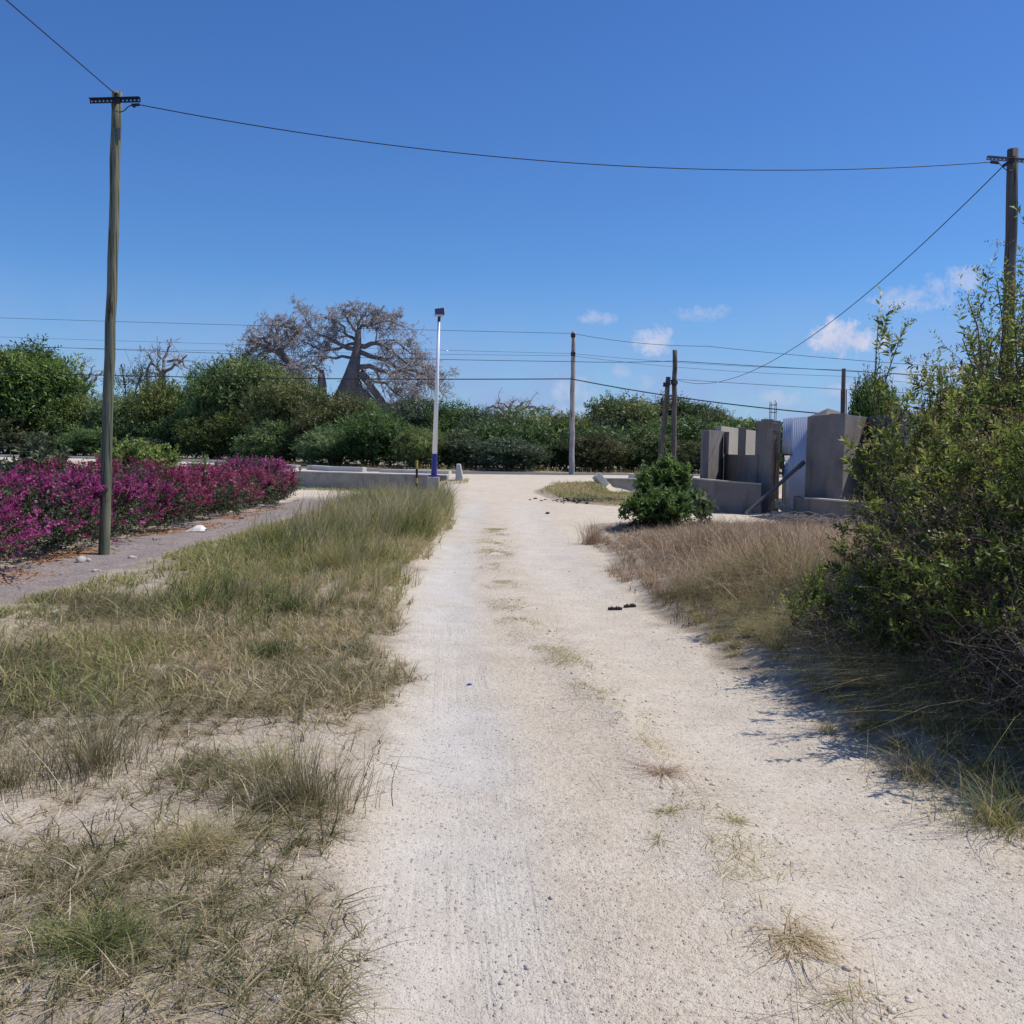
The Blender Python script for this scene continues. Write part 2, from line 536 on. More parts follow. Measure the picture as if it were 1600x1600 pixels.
M['stone'] = mat_conc('limestone', (.38, .35, .30), (.60, .57, .51), stain=.3, sc=8, bs=.6)
M['pebble'] = mat_conc('pebble', (.42, .38, .32), (.66, .61, .54), stain=.3, sc=11)
M['clod'] = mat_conc('sandy_clod', (.56, .49, .39), (.68, .60, .49), stain=.1, sc=11)
k = NT('corrugated_gate_sheet')
n = k.noise(k.co('Object', (3, 3, .5)), 2, 6)
M['gate'] = k.pbr(k.mix(k.rng(n, .4, .75, 0, .5), (.42, .49, .64), (.30, .34, .44)), .45, metal=.15)
k = NT('tarmac')
co = k.co('Object'); n = k.noise(co, 90, 3); n2 = k.noise(co, .5, 5)
M['tarmac'] = k.pbr(k.mix(n2, (.10, .10, .10), (.15, .148, .145)), .9, k.bump(n, .3, .005))

# ground: one material for earth, track, footpath; masks say where each soil lies
k = NT('ground_soil')
co = k.co('Object')
nL = k.noise(co, .55, 5, .55); nM = k.noise(co, 3.2, 6, .6); nF = k.noise(co, 30, 5, .65); nG = k.noise(co, 130, 3, .6)
cb = k.n('ShaderNodeCombineXYZ'); so_ = k.n('ShaderNodeSeparateXYZ'); k.l(co, so_.inputs[0])
k.l(k.math('MULTIPLY', k.attr('across'), 13.0), cb.inputs[0]); k.l(k.math('MULTIPLY', so_.outputs[1], .33), cb.inputs[1])
nS = k.noise(cb.outputs[0], 1.0, 3, .6)       # streaks along the wheel tracks
vo = k.n('ShaderNodeTexVoronoi'); k.l(co, vo.inputs['Vector']); vo.inputs['Scale'].default_value = 46
vo2 = k.n('ShaderNodeTexVoronoi'); k.l(co, vo2.inputs['Vector']); vo2.inputs['Scale'].default_value = 115
soil = k.mix(k.rng(nM, .35, .65), (.33, .27, .20), (.52, .45, .355))
soil = k.mix(k.rng(nF, .45, .7, 0, .5), soil, (.24, .19, .13))
sand = k.mix(k.rng(nM, .35, .68), (.64, .545, .415), (.74, .655, .525))
sand = k.mix(k.rng(nL, .42, .62, 0, .55), sand, (.66, .56, .43))
sand = k.mix(k.rng(nF, .50, .66, 0, .5), sand, (.40, .34, .265))
sand = k.mix(k.rng(nG, .56, .70, 0, .5), sand, (.36, .30, .235))
grey = k.mix(k.rng(nM, .3, .7), (.54, .505, .445), (.63, .59, .52))
tyre = k.math('MULTIPLY', k.attr('tread'), k.rng(nL, .44, .58))
grey = k.mix(k.math('MULTIPLY', k.rng(nS, .53, .62), k.math('MULTIPLY', tyre, .36)), grey, (.45, .41, .355))
trk = k.math('MULTIPLY', k.attr('track'), k.rng(nM, .2, .5, .75, 1.0))
road = k.mix(trk, sand, grey)
pathc = k.mix(k.rng(nM, .3, .7), (.30, .255, .24), (.40, .345, .32))
pathc = k.mix(k.rng(nF, .46, .60, 0, .7), pathc, (.17, .13, .11))
c = k.mix(k.attr('road'), soil, road)
c = k.mix(k.attr('path'), c, pathc)
c = k.mix(k.math('MULTIPLY', k.attr('litter'), k.rng(nF, .42, .56)), c, (.42, .19, .08))
c = k.mix(k.math('MULTIPLY', k.attr('ash'), k.rng(nM, .36, .52)), c, (.055, .05, .05))
# pale and dark grit set in the surface
g1 = k.n('ShaderNodeSeparateColor'); k.l(vo.outputs['Color'], g1.inputs[0])
pk = k.math('MULTIPLY', k.rng(vo.outputs['Distance'], .34, .22), k.rng(g1.outputs[0], .80, .84))
c = k.mix(k.math('MULTIPLY', pk, .6), c, k.mix(g1.outputs[1], (.22, .18, .14), (.74, .70, .63)))
g2 = k.n('ShaderNodeSeparateColor'); k.l(vo2.outputs['Color'], g2.inputs[0])
pk2 = k.math('MULTIPLY', k.rng(vo2.outputs['Distance'], .36, .2), k.rng(g2.outputs[0], .72, .78))
c = k.mix(k.math('MULTIPLY', pk2, .42), c, k.mix(g2.outputs[1], (.33, .28, .22), (.76, .72, .65)))
smooth = k.math('MULTIPLY_ADD', trk, -.55, 1.0)
hgt = k.math('MULTIPLY', k.math('ADD', k.math('MULTIPLY', nF, 1.0), k.math('MULTIPLY', nG, .4)), smooth)
hgt = k.math('ADD', hgt, k.math('MULTIPLY', pk, .55)); hgt = k.math('ADD', hgt, k.math('MULTIPLY', pk2, .35))
hgt = k.math('MULTIPLY_ADD', k.math('MULTIPLY', k.rng(nS, .62, .42), tyre), .24, hgt)
M['ground'] = k.pbr(c, .96, k.bump(hgt, .85, .026), spec=.12)

# ------------------------------------------------------------------ the ground
XLy = [-50, 0, 2.64, 4.75, 5.9, 9.4, 12.4, 19.7, 29.6, 32, 36, 40]
XLx = [-.3, -.42, -.54, -.84, -.84, -1.22, -1.34, -1.46, -1.9, -2.4, -2.6, -2.8]
XRy = [-50, 0, 4.05, 4.86, 5.65, 6.7, 8.3, 10.5, 14.3, 17.5, 20.2, 21.0, 21.7, 22.2]
XRx = [3.6, 2.6, 2.3, 2.13, 1.95, 1.81, 1.68, 1.46, 1.46, 1.50, 1.6, 2.6, 5.5, 16]
XL = lambda Y: np.interp(Y, XLy, XLx)
XR = lambda Y: np.interp(Y, XRy, XRx)
EX = [-80, -31, -18.6, -13.5, -8.7, -2.4, 3.8, 20, 60]
EY = [70, 60, 54.5, 46, 39.2, 37.0, 39.2, 42, 50]
EDGE = lambda X: np.interp(X, EX, EY)        # near edge of the raised main road
FX = [-90, -42, -22, -9, -5, 3, 12, 60]
FY = [84, 77, 66, 53.5, 50.5, 50.5, 51, 56]
FAR = lambda X: np.interp(X, FX, FY)


def edge_n(X, Y):
    return (fbm(X, Y, .9, 3) - .5) * .55 + (vnoise(X, Y, .16, 9) - .5) * .16


ISL = [(0.9, 33.7), (1.6, 30), (3, 27.2), (6, 27.2), (9, 27.5), (9, 38.6), (3.6, 38.6), (1.6, 37)]


def inpoly_d(X, Y, poly):
    """approximate signed distance (positive inside) of a convex polygon, counter-clockwise"""
    d = np.full(np.shape(X), 1e9)
    n = len(poly)
    area = sum(poly[i][0] * poly[(i + 1) % n][1] - poly[(i + 1) % n][0] * poly[i][1] for i in range(n))
    sg = 1 if area > 0 else -1
    for i in range(n):
        (x0, y0), (x1, y1) = poly[i], poly[(i + 1) % n]
        L = math.hypot(x1 - x0, y1 - y0)
        d = np.minimum(d, sg * ((x1 - x0) * (Y - y0) - (y1 - y0) * (X - x0)) / L)
    return d


def road_d(X, Y):
    d = np.minimum(X - XL(Y), XR(Y) - X)
    d = np.where(Y > 21.4, np.maximum(d, np.minimum(Y - 21.6, 12.5 - X)), d)
    d = np.where(Y > 28.5, np.maximum(d, np.minimum(np.minimum(Y - 29.5, X + 7.6), 2 - X)), d)   # the footpath joins here
    d = np.minimum(d, EDGE(X) + 6.5 - Y)
    isl = inpoly_d(X, Y, ISL)
    return np.minimum(d, -isl)


def path_d(X, Y):
    return np.minimum(X - np.interp(Y, [0, 9, 30], [-6.4, -6.35, -6.7]), np.interp(Y, [0, 9, 15, 23, 30], [-4.9, -4.75, -4.85, -4.7, -4.1]) - X)


def height(X, Y):
    X = np.asarray(X, dtype=float); Y = np.asarray(Y, dtype=float)
    d = road_d(X, Y)
    E = EDGE(X)
    opening = sstep(-3.4, -1.6, X) * (1 - sstep(2.8, 4.2, X))
    w = .35 + 8.5 * opening
    lo = -.02 + (fbm(X, Y, 3.0, 21) - .5) * .10
    lo = lo - .12 * sstep(33, 37, Y) * (1 - opening)
    lo = lo + (1 - sstep(-.25, .10, d)) * (.05 + .05 * sstep(0, 1.2, X - XR(Y)) * (Y < 21))
    side = sstep(0, 1.6, X - XR(Y)) * (1 - sstep(12, 17, Y))
    lo = lo + .16 * side
    # wheel tracks, the ridge between them
    xt1 = np.interp(Y, TRY, T1X); xt2 = np.interp(Y, TRY, T2X)
    near = 1 - sstep(20, 30, Y)
    lo = lo - near * .028 * np.exp(-((X - xt1) / .33) ** 2) - near * .028 * np.exp(-((X - xt2) / .33) ** 2)
    xc = np.interp(Y, TRY, TCX)
    lo = lo + (1 - sstep(7, 12, Y)) * .03 * np.exp(-((X - xc) / .16) ** 2) * (.4 + vnoise(X, Y, .35, 77))
    lo = lo + sstep(-.1, .3, d) * ((vnoise(X, Y, .45, 5) - .5) * .022 + (vnoise(X, Y, .13, 6) - .5) * .010)
    lo = lo + (1 - sstep(-.1, .3, d)) * ((vnoise(X, Y, .5, 15) - .5) * .05 + (vnoise(X, Y, .15, 16) - .5) * .02)
    hi = .42 + (vnoise(X, Y, 2.5, 33) - .5) * .03
    r = sstep(0, 1, (Y - (E - w * .85)) / w)
    z = lo * (1 - r) + hi * r
    return z


TRY = [0, 2.64, 3.1, 4.0, 4.8, 6.0, 7.3, 9.3, 12, 16, 22, 30, 40]
T1X = [-.05, -.12, -.16, -.22, -.28, -.40, -.5, -.65, -.8, -.95, -1.0, -1.1, -1.0]
T2X = [2.0, 1.6, 1.5, 1.45, 1.42, 1.3, 1.15, .95, .75, .55, .45, .35, .4]
TCX = [1.3, 1.03, .93, .88, .75, .66, .42, -.02, -.1, -.3, -.35, -.35, -.3]


def zat(x, y):
    return float(height(np.array([x]), np.array([y]))[0])


def G(px, py, z=None):
    """where a measured sight line meets the ground"""
    d = fwd * F + RT * (px - 800) + UP * (800 - py)
    zz = 0.0 if z is None else z
    for _ in range(6):
        t = (zz - EYE[2]) / d[2]
        p = EYE + d * t
        if z is None: zz = zat(p[0], p[1])
    return p


ys = np.concatenate([np.linspace(-14, 1.2, 24), 1.2 + (np.exp(np.linspace(0, 1, 560) * math.log(1 + 110 / 2.2)) - 1) * 2.2,
                     np.array([125, 150, 190, 250, 350, 500, 800, 1400])])
ys = np.unique(ys)
uu = np.linspace(-1, 1, 600)
uu = np.sign(uu) * (.42 * np.abs(uu) + .58 * np.abs(uu) ** 4) * 1.5
YY, UU = np.meshgrid(ys, uu, indexing='ij')
XX = UU * (np.maximum(YY, 0) * .95 + 4.5)
ZZ = height(XX, YY)
en = edge_n(XX, YY)


def bare_f(X, Y):
    b = sstep(3.0, 3.9, Y) * sstep(.42, .60, fbm(X + 3, Y * .8, 1.0, 103, 4)) * (1 - sstep(5.0, 6.0, Y)) * sstep(-.15, -.9, X) * (X < 0)
    return np.maximum(b, .9 * sstep(-3.6, -4.4, X) * (Y < 9) * sstep(.40, .55, fbm(X, Y, .9, 108)))


RD = road_d(XX, YY) + en
ROADM = sstep(-.10, .16, RD)
ROADM = np.maximum(ROADM, .62 * bare_f(XX, YY) * (YY > 1) * (XX > -6))
PD = path_d(XX, YY) + en * .8
PATHM = sstep(-.1, .25, PD) * (YY < 31) * (1 - sstep(28, 31, YY))
near = 1 - sstep(24, 34, YY)
tr = np.maximum(np.exp(-((XX - np.interp(YY, TRY, T1X)) / .36) ** 4), (.35 + .3 * sstep(9, 14, YY)) * np.exp(-((XX - np.interp(YY, TRY, T2X)) / .50) ** 4))
tr = tr * near * (0.55 + .45 * sstep(.3, .6, fbm(XX, YY, 1.4, 41)))
LIT = np.exp(-((XX + 6.15) / .45) ** 2) * sstep(.42, .62, fbm(XX, YY, .8, 51)) * (YY > 8) * (YY < 24)
LIT = np.maximum(LIT, .55 * sstep(.5, .7, fbm(XX, YY, 2.2, 53)) * (inpoly_d(XX, YY, ISL) > 0))
ASH = np.exp(-((XX - 3.2) / 1.7) ** 4 - ((YY - 30.0) / 1.3) ** 4)
idx = np.arange(XX.size).reshape(XX.shape)
Qall = np.stack([idx[:-1, :-1], idx[:-1, 1:], idx[1:, 1:], idx[1:, :-1]], -1)
YC = YY[:-1, :-1]; XC = XX[:-1, :-1]
isroad = (RD[:-1, :-1] > .03)
ispath = (PATHM[:-1, :-1] > .5) & ~isroad
istar = (YC > EDGE(XC) + 6.6) & (YC < FAR(XC) - .6)


def ground_part(name, mask, mat):
    Q = Qall[mask]
    used = np.unique(Q)
    rem = np.full(XX.size, -1); rem[used] = np.arange(len(used))
    V = np.stack([XX.ravel()[used], YY.ravel()[used], ZZ.ravel()[used]], -1)
    at = {'road': ROADM.ravel()[used], 'track': tr.ravel()[used], 'path': PATHM.ravel()[used], 'tread': np.exp(-((XX - np.interp(YY, TRY, T1X)) / .40) ** 4).ravel()[used] * (1 - .9 * sstep(7, 11, YY.ravel()[used])) + .35 * np.exp(-((XX - np.interp(YY, TRY, T2X)) / .3) ** 4).ravel()[used], 'across': (XX - np.interp(YY, TRY, T1X)).ravel()[used], 'litter': LIT.ravel()[used], 'ash': ASH.ravel()[used]}
    me = npmesh(name, V, rem[Q], at, smooth=True)
    return tag(link(name, me, mat), kind='structure')


ground_part('ground', ~isroad & ~ispath & ~istar, M['ground'])
ground_part('dirt_road', isroad & ~istar, M['ground'])
ground_part('footpath', ispath & ~isroad & ~istar, M['ground'])
ground_part('tarmac_road', istar, M['tarmac'])

# ------------------------------------------------------------------ retaining walls, kerbs, blocks along the main road
t = empty('retaining_wall', (-5.5, 37.5, 0), 'low stained concrete retaining wall along the main road, ending beside the solar street light', 'wall')
m = MB()
pts = [(-18.6, 54.2), (-13.5, 45.8), (-8.9, 39.0), (-5.3, 37.6), (-2.55, 36.8)]
for i in range(len(pts) - 1):
    m.wall(pts[i], pts[i + 1], .24, -.5, .46 if i < 2 else .50)
m.build('wall_face', M['concrete'], t, .02)
m = MB()
for i in range(len(pts) - 1):
    a, b = Vector(pts[i]), Vector(pts[i + 1]); d = (b - a).normalized(); n_ = Vector((-d.y, d.x))
    m.wall(a - n_ * .03, b - n_ * .03, .34, .505 if i >= 2 else .465, .56 if i >= 2 else .52)
m.build('coping', M['concrete_pale'], t, .01)
t = empty('retaining_wall', (5.5, 39.3, 0), 'short low concrete wall on the right of the junction, behind the leaning concrete block', 'wall')
MB().wall((3.9, 39.1), (9.5, 39.9), .24, -.3, .43).build('wall_face', M['concrete'], t, .02)
MB().wall((3.88, 39.05), (9.55, 39.85), .34, .435, .49).build('coping', M['concrete_pale'], t, .01)


def kerb(name, ptsx, label, hgt=.16, wid=.3):
    m = MB()
    for (x0, y0), (x1, y1) in zip(ptsx[:-1], ptsx[1:]):
        m.wall((x0, y0), (x1, y1), wid, .3, .42 + hgt)
    o = m.build(name, M['concrete_pale'], None, .02)
    return tag(o, label, 'kerb', 'concrete kerbs along the main road')


def eoff(x, o): return (x, float(EDGE(np.array(x))) + o)


kerb('kerb', [eoff(x, 6.3) for x in (-40, -31, -24, -18.6)], 'long pale kerb of the main road, seen beyond the bougainvillea at far left')
kerb('kerb', [eoff(x, 6.2) for x in (-17.6, -15.5, -13.5, -11.2)], 'pale kerb of the main road, seen above the middle of the bougainvillea hedge')
kerb('kerb', [eoff(x, 5.6) for x in (-10.2, -8.7, -7.0)], 'short raised grey kerb block beyond the right end of the hedge', .22, .4)
kerb('kerb', [eoff(x, 5.8) for x in (-6.2, -4.2, -2.9)], 'pale kerb of the main road beyond the yellow and black marker post', .15, .35)
kerb('kerb', [eoff(x, 2.2) for x in (5.2, 6.3, 7.4)], 'short raised kerb block right of the leaning concrete block, partly behind the round bush', .2, .4)

# end blocks
m = MB()
x, y = -2.12, 36.7
z = zat(x, y)
m.prism([(x - .10, y - .2), (x + .26, y - .2), (x + .26, y + .2), (x - .10, y + .2)], z - .2, z + .64,
        [(x - .06, y - .14), (x + .10, y - .14), (x + .10, y + .14), (x - .06, y + .14)])
tag(m.build('concrete_block', M['concrete_pale'], None, .03), 'upright tapered pale concrete block at the right end of the long retaining wall', 'concrete block')
m = MB()
x, y = 3.55, 38.2
z = zat(x, y)
Mx = Matrix.Rotation(math.radians(38), 3, 'Y') @ Matrix.Rotation(.3, 3, 'Z')
m.box((x, y, z + .12), (.32, .35, .62), M=Matrix.Rotation(math.radians(-40), 3, 'Y') @ Matrix.Rotation(.3, 3, 'Z'))
tag(m.build('concrete_block', M['concrete_pale'], None, .04), 'tilted pale concrete block lying on the grass right of the junction', 'concrete block')

# ------------------------------------------------------------------ utility poles
def pole(base, top, r0, r1, mat, label, group='wooden utility poles', n=14, cat='utility pole'):
    base, top = Vector(base), Vector(top)
    t = empty('utility_pole', base, label, cat, group)
    K = 14
    pts = [base.lerp(top, i / K) + Vector((random.uniform(-1, 1), random.uniform(-1, 1), 0)) * r0 * .12 for i in range(K + 1)]
    rr = [(r0 + (r1 - r0) * i / K) * random.uniform(.97, 1.03) for i in range(K + 1)]
    m = MB(); m.tube([base - Vector((0, 0, .4))] + pts, [r0 * 1.03] + rr, n)
    m.build('pole_shaft', mat, t, smooth=True)
    return t


pb = G(163, 865)
Lb = Vector(pb); Lt = PV(183.5, 144, 13.55)
tL = pole(Lb, Lt, .076, .068, M['pole_green'], 'tall greenish wooden utility pole in front of the bougainvillea hedge, with a steel crossarm')


def crossarm(c, ax, L, hh, parent, nh=13, mat=None):
    """slotted steel angle: two rails with the webs between its holes, plus a back flange"""
    c = Vector(c); ax = Vector(ax).normalized(); m = MB()
    up = Vector((0, 0, 1)); up = (up - ax * up.dot(ax)).normalized(); dp = ax.cross(up)
    R = Matrix((ax, dp, up)).transposed()
    rail = hh * .33
    m.box(c + up * (hh - rail) / 2, (L, .008, rail), M=R)
    m.box(c - up * (hh - rail) / 2, (L, .008, rail), M=R)
    hole = .022
    pitch = L / nh
    for i in range(nh + 1):
        w = pitch - hole if 0 < i < nh else (pitch - hole) / 2
        xo = -L / 2 + i * pitch + (w / 2 if i == 0 else -w / 2 if i == nh else 0)
        m.box(c + ax * xo, (w, .008, hh - 2 * rail - .001), M=R)
    m.box(c + up * (hh / 2 + .004) + dp * .022, (L, .05, .006), M=R)
    return m.build('crossarm', mat or M['dark_steel'], parent)


Yp = 13.55
crossarm(P(180, 157.5, Yp - .14), P(218, 156.5, Yp - .14) - P(142, 158.5, Yp - .14), .70, .058, tL)
m = MB()
for a in (-.07, .07):
    m.tube([P(183, 157, Yp - .17) + np.array([0, 0, a * .3]), P(183, 157, Yp + .12)], .012, 6)
m.box(PV(181.5, 149, Yp - .10), (.055, .05, .06)); m.box(PV(185, 158, Yp - .155), (.05, .02, .07))
m.build('bolt', M['dark_steel'], tL)
m = MB()
m.tube([P(206, 164, Yp - .12), P(218, 163.5, Yp - .12)], .021, 8); m.tube([P(208, 164.5, Yp - .12), P(211, 166, Yp - .12)], .026, 8)
m.build('cable_clamp', M['dark_steel'], tL)
m = MB()
q = [(178, 152), (174.5, 160), (175, 168), (179, 173), (187, 175.5), (194, 173), (200, 167), (206, 164)]
m.tube([P(a, b, Yp - .13) for a, b in q], .007, 6); m.build('jumper_cable', M['cable'], tL)
MB().box(PV(185.5, 209, Yp - .083), (.055, .012, .17)).build('number_plate', M['steel'], tL, .01)

YR = 15.4
Rt = PV(1582, 233, YR)
Rb = Vector((P(1577, 700, YR)[0], YR, zat(8.1, YR)))
tR = pole(Rb, Rt, .10, .085, M['pole_grey'], 'tall dark wooden utility pole at the right edge, rising behind the tall flowering shrub')
crossarm(P(1581, 250.5, YR - .14), P(1620, 253.5, YR - .14) - P(1542, 247.5, YR - .14), .80, .05, tR, mat=M['steel'])
m = MB(); m.tube([P(1568, 259, YR - .12), P(1575, 255, YR - .12)], .03, 6); m.box(PV(1580, 249, YR - .13), (.09, .05, .09))
m.build('bolt', M['dark_steel'], tR)
m = MB(); m.tube([P(1548, 253.2, YR - .12), P(1560, 254.5, YR - .12)], .024, 8); m.build('cable_clamp', M['dark_steel'], tR)
m = MB(); m.tube([P(a, b, YR - .13) for a, b in ((1560, 254.5), (1565, 259), (1570, 264), (1575, 266.5), (1582, 266))], .007, 6); m.build('jumper_cable', M['cable'], tR)

YC_ = 46.5
tC = pole((P(893, 742, YC_)[0], YC_, .42), P(896, 518, YC_), .145, .10, mat_pole('pale_pole_wood', (.36, .33, .31), (.50, .47, .45), (.30, .27, .25)),
          'pale straight utility pole beyond the junction, at the middle of the skyline')
m = MB()
for yy in (524, 553): MB().box(PV(895.5, yy, YC_ - .12), (.22, .2, .2)).build('insulator', M['dark_steel'], tC, .03)
YK = 41.5
tK = pole((P(1053, 727, YK)[0], YK, .4), P(1054.5, 547, YK), .115, .10, M['pole_grey'], 'upright utility pole with a cable coil, rising behind the round green bush')
m = MB()
cc = PV(1053.5, 597.5, YK - .14)
m.tube([cc + Vector((math.cos(a) * .13, 0, math.sin(a) * .13)) for a in np.linspace(0, 6.283, 19)], .03, 6); m.build('cable_coil', M['cable'], tK)
m = MB(); m.tube([P(1044, 595, YK), P(1052, 594, YK)], .03, 6); m.tube([P(1046, 596, YK), P(1047, 602, YK)], .03, 6); m.build('bracket', M['dark_steel'], tK)
tQ = pole((P(1029, 727, YK)[0], YK, .4), P(1044.5, 589, YK), .115, .10, M['pole_grey'], 'shorter leaning pole propped against the pole with the cable coil')
MB().box(PV(1040, 601, YK - .12), (.2, .15, .18)).build('bracket', M['dark_steel'], tQ)


def wire(pts, label, r=.008, sag=0.0, n=28, name='overhead_wire', group='overhead wires'):
    pts = [Vector(p) for p in pts]
    out = []
    for a, b in zip(pts[:-1], pts[1:]):
        for i in range(n):
            u = i / n
            out.append(a.lerp(b, u) - Vector((0, 0, 4 * sag * u * (1 - u))))
    out.append(pts[-1])
    V, Q = curvetube(np.array([[tuple(p) for p in out]]), np.full((1, len(out)), r), 5)
    return tag(link(name, npmesh(name, V, Q), M['cable']), label, 'wire', group)


wire([P(217, 163.5, Yp - .12), P(1549, 253.2, YR - .12)], 'black cable sagging across the whole sky between the two tall wooden poles', .0075, .42, 60)
a = PV(178, 145, Yp - .08)
b = PV(12, 2, 10.4)
wire([a, b, b + (b - a) * 4.0], 'black cable running from the left pole up to the top left corner', .0075, 0)
wire([P(1568, 259, YR - .12), P(1060, 594, YK)], 'black cable descending steeply from the right pole to the pole with the coil', .0085, 1.25, 50)
YW = YC_
wl = 60.0
wire([P(-700, 470, 60), P(895, 521, YW), P(1105, 541, 42), P(1800, 590, 34)], 'thin topmost wire of the main road line, tied to the top of the pale pole', .010, .15)
wire([P(-700, 500, 60), P(895, 552.5, YW), P(1320, 578, 42), P(1800, 600, 34)], 'thin pale wire just under the topmost one, tied to the pale pole', .007, .12)
wire([P(-700, 522, 60), P(895, 556, YW), P(1320, 588, 40), P(1800, 612, 34)], 'thin wire fading just above the straight dark one at the pale pole', .007, .16)
wire([P(-700, 512, 62), P(400, 554, 52), P(893, 565, YW - .2), P(1053, 564, YK - .15), P(1800, 603, 30)], 'straight dark wire passing the pale pole and the coil pole near mid height', .013, .04)
wire([P(-800, 540, 60), P(893, 592, YW - .2), P(1800, 664, 34)], 'thick black bundled cable sagging left of the pale pole and sloping down to the right', .026, .62)
wire([P(1056, 592.5, YK), P(1800, 632, 28)], 'thin wire running right from the coil pole towards the grey post', .009, .05)

# ------------------------------------------------------------------ solar street light
YS = 35.6
sb = PV(678, 745, YS)
zg = -.1
t = empty('street_light', (sb.x, YS, zg), 'slim white solar street light with a blue base on a concrete plinth', 'street light')
m = MB(); m.box((sb.x - .03, YS, (zg + sb.z) / 2 - .1), (.46, .42, sb.z - zg + .2)); m.build('plinth', M['concrete'], t, .03)
top = PV(685.8, 503, YS); mid = PV(679.2, 709, YS)
m = MB(); m.tube([sb, mid], [.115, .098], 14); m.tube([sb, sb + Vector((0, 0, .07))], .19, 12); m.build('blue_lower_pole', M['blue_paint'], t, smooth=False)
m = MB(); m.tube([mid, top], [.096, .05], 14); m.build('white_pole', M['white_paint'], t, smooth=True)
m = MB(); m.tube([top, top + Vector((.01, 0, .22))], .055, 8); m.build('bracket', M['dark_steel'], t)
R = Matrix.Rotation(math.radians(-38), 3, 'X') @ Matrix.Rotation(.12, 3, 'Z')
pc = top + Vector((.03, 0, .36))
R2 = Matrix.Rotation(math.radians(-8), 3, 'Y') @ Matrix.Rotation(math.radians(48), 3, 'X')
m = MB(); m.box(pc, (.38, .44, .03), M=R2); m.build('panel_frame', M['alu'], t, .004)
m = MB()
for i in range(4):
    for j in range(3):
        m.box(pc + R2 @ Vector(((i - 1.5) * .088, (j - 1) * .135, .018)), (.082, .127, .006), M=R2)
m.build('solar_cells', M['solar'], t)
m = MB(); m.box(top + Vector((.0, -.14, .22)), (.34, .2, .05)); m.build('lamp_head', M['alu'], t, .01)

# marker post
a = G(651, 762)
t = empty('marker_post', (a[0], a[1], a[2]), 'thin yellow and black striped marker post in front of the retaining wall', 'marker post')
Y0 = a[1]
top = PV(651.5, 719, Y0); bot = Vector(a) - Vector((0, 0, .1))
for i, (u0, u1, mm, nm) in enumerate(((0, .25, 'black', 'black_band'), (.25, .42, 'yellow', 'yellow_band'), (.42, .72, 'black', 'black_band'), (.72, 1, 'yellow', 'yellow_band'))):
    MB().tube([bot.lerp(top, u0), bot.lerp(top, u1)], .034, 8).build(nm, M[mm], t)

# ------------------------------------------------------------------ the unfinished gateway, left part
def XY(px, Y, py=720): q = P(px, py, Y); return (float(q[0]), float(Y))


ZT = 2.30
t = empty('gateway_wall', (5.8, 27, 0), 'grey rendered unfinished gateway wall with notched top, left of the metal gate', 'wall')
A0 = XY(1097.5, 27.6); A1 = XY(1107, 27.6); A2 = XY(1131, 29.0); A3 = XY(1152, 27.6); A4 = XY(1166, 26.9); A5 = XY(1183, 26.3); A6 = XY(1205, 25.7)
m = MB()
m.wall(A0, A1, .3, -.2, 2.24)                                   # end pilaster
m.wall(A1, A2, .18, -.2, 2.26)                                  # wing turned to the sun
m.wall(A2, XY(1139, 28.45), .18, -.2, 1.56)
m.wall(XY(1139, 28.45), A5, .18, -.2, 1.56)                     # under the openings
m.wall(XY(1130, 28.9), XY(1134.5, 28.55), .07, 1.56, 2.24)        # jamb
m.wall(XY(1152, 27.5), XY(1161, 27.1), .07, 1.56, 2.33)      # pillar between the openings
m.wall(XY(1179, 26.5), A6, .26, -.2, 2.50)                      # gate pier
m.build('rendered_wall', M['render_grey'], t, .008)
m = MB(); q0, q1 = A6, (A6[0] + .12, A6[1] - .12)
zz = [-.2 + .24 * i for i in range(12)]
for i in range(11):
    j = random.uniform(-.02, .03)
    m.box((A6[0] + .07 + j, A6[1] + .10, zz[i] + .12), (.16 + j, .24, .225))
m.box((A6[0] - .10, A6[1] + .16, 2.50), (.30, .22, .07)); m.box((A6[0] + .02, A6[1] + .14, 2.47), (.2, .2, .06))
m.build('broken_edge', M['blockwork'], t, .012)
m = MB()
for dx in (0, .14):
    for dy in (0, .14):
        m.tube([(A6[0] - .02 + dx + random.uniform(-.01, .01), A6[1] + .08 + dy, 2.3), (A6[0] - .03 + dx, A6[1] + .08 + dy, 3.0 + random.uniform(-.05, .07))], .009, 5)
for zz_ in (2.72, 2.92):
    c4 = [(A6[0] - .04, A6[1] + .07, zz_), (A6[0] + .13, A6[1] + .07, zz_ + .01), (A6[0] + .13, A6[1] + .23, zz_), (A6[0] - .04, A6[1] + .23, zz_)]
    m.tube(c4 + [c4[0]], .006, 4)
m.build('reinforcing_bars', M['rust'], t)
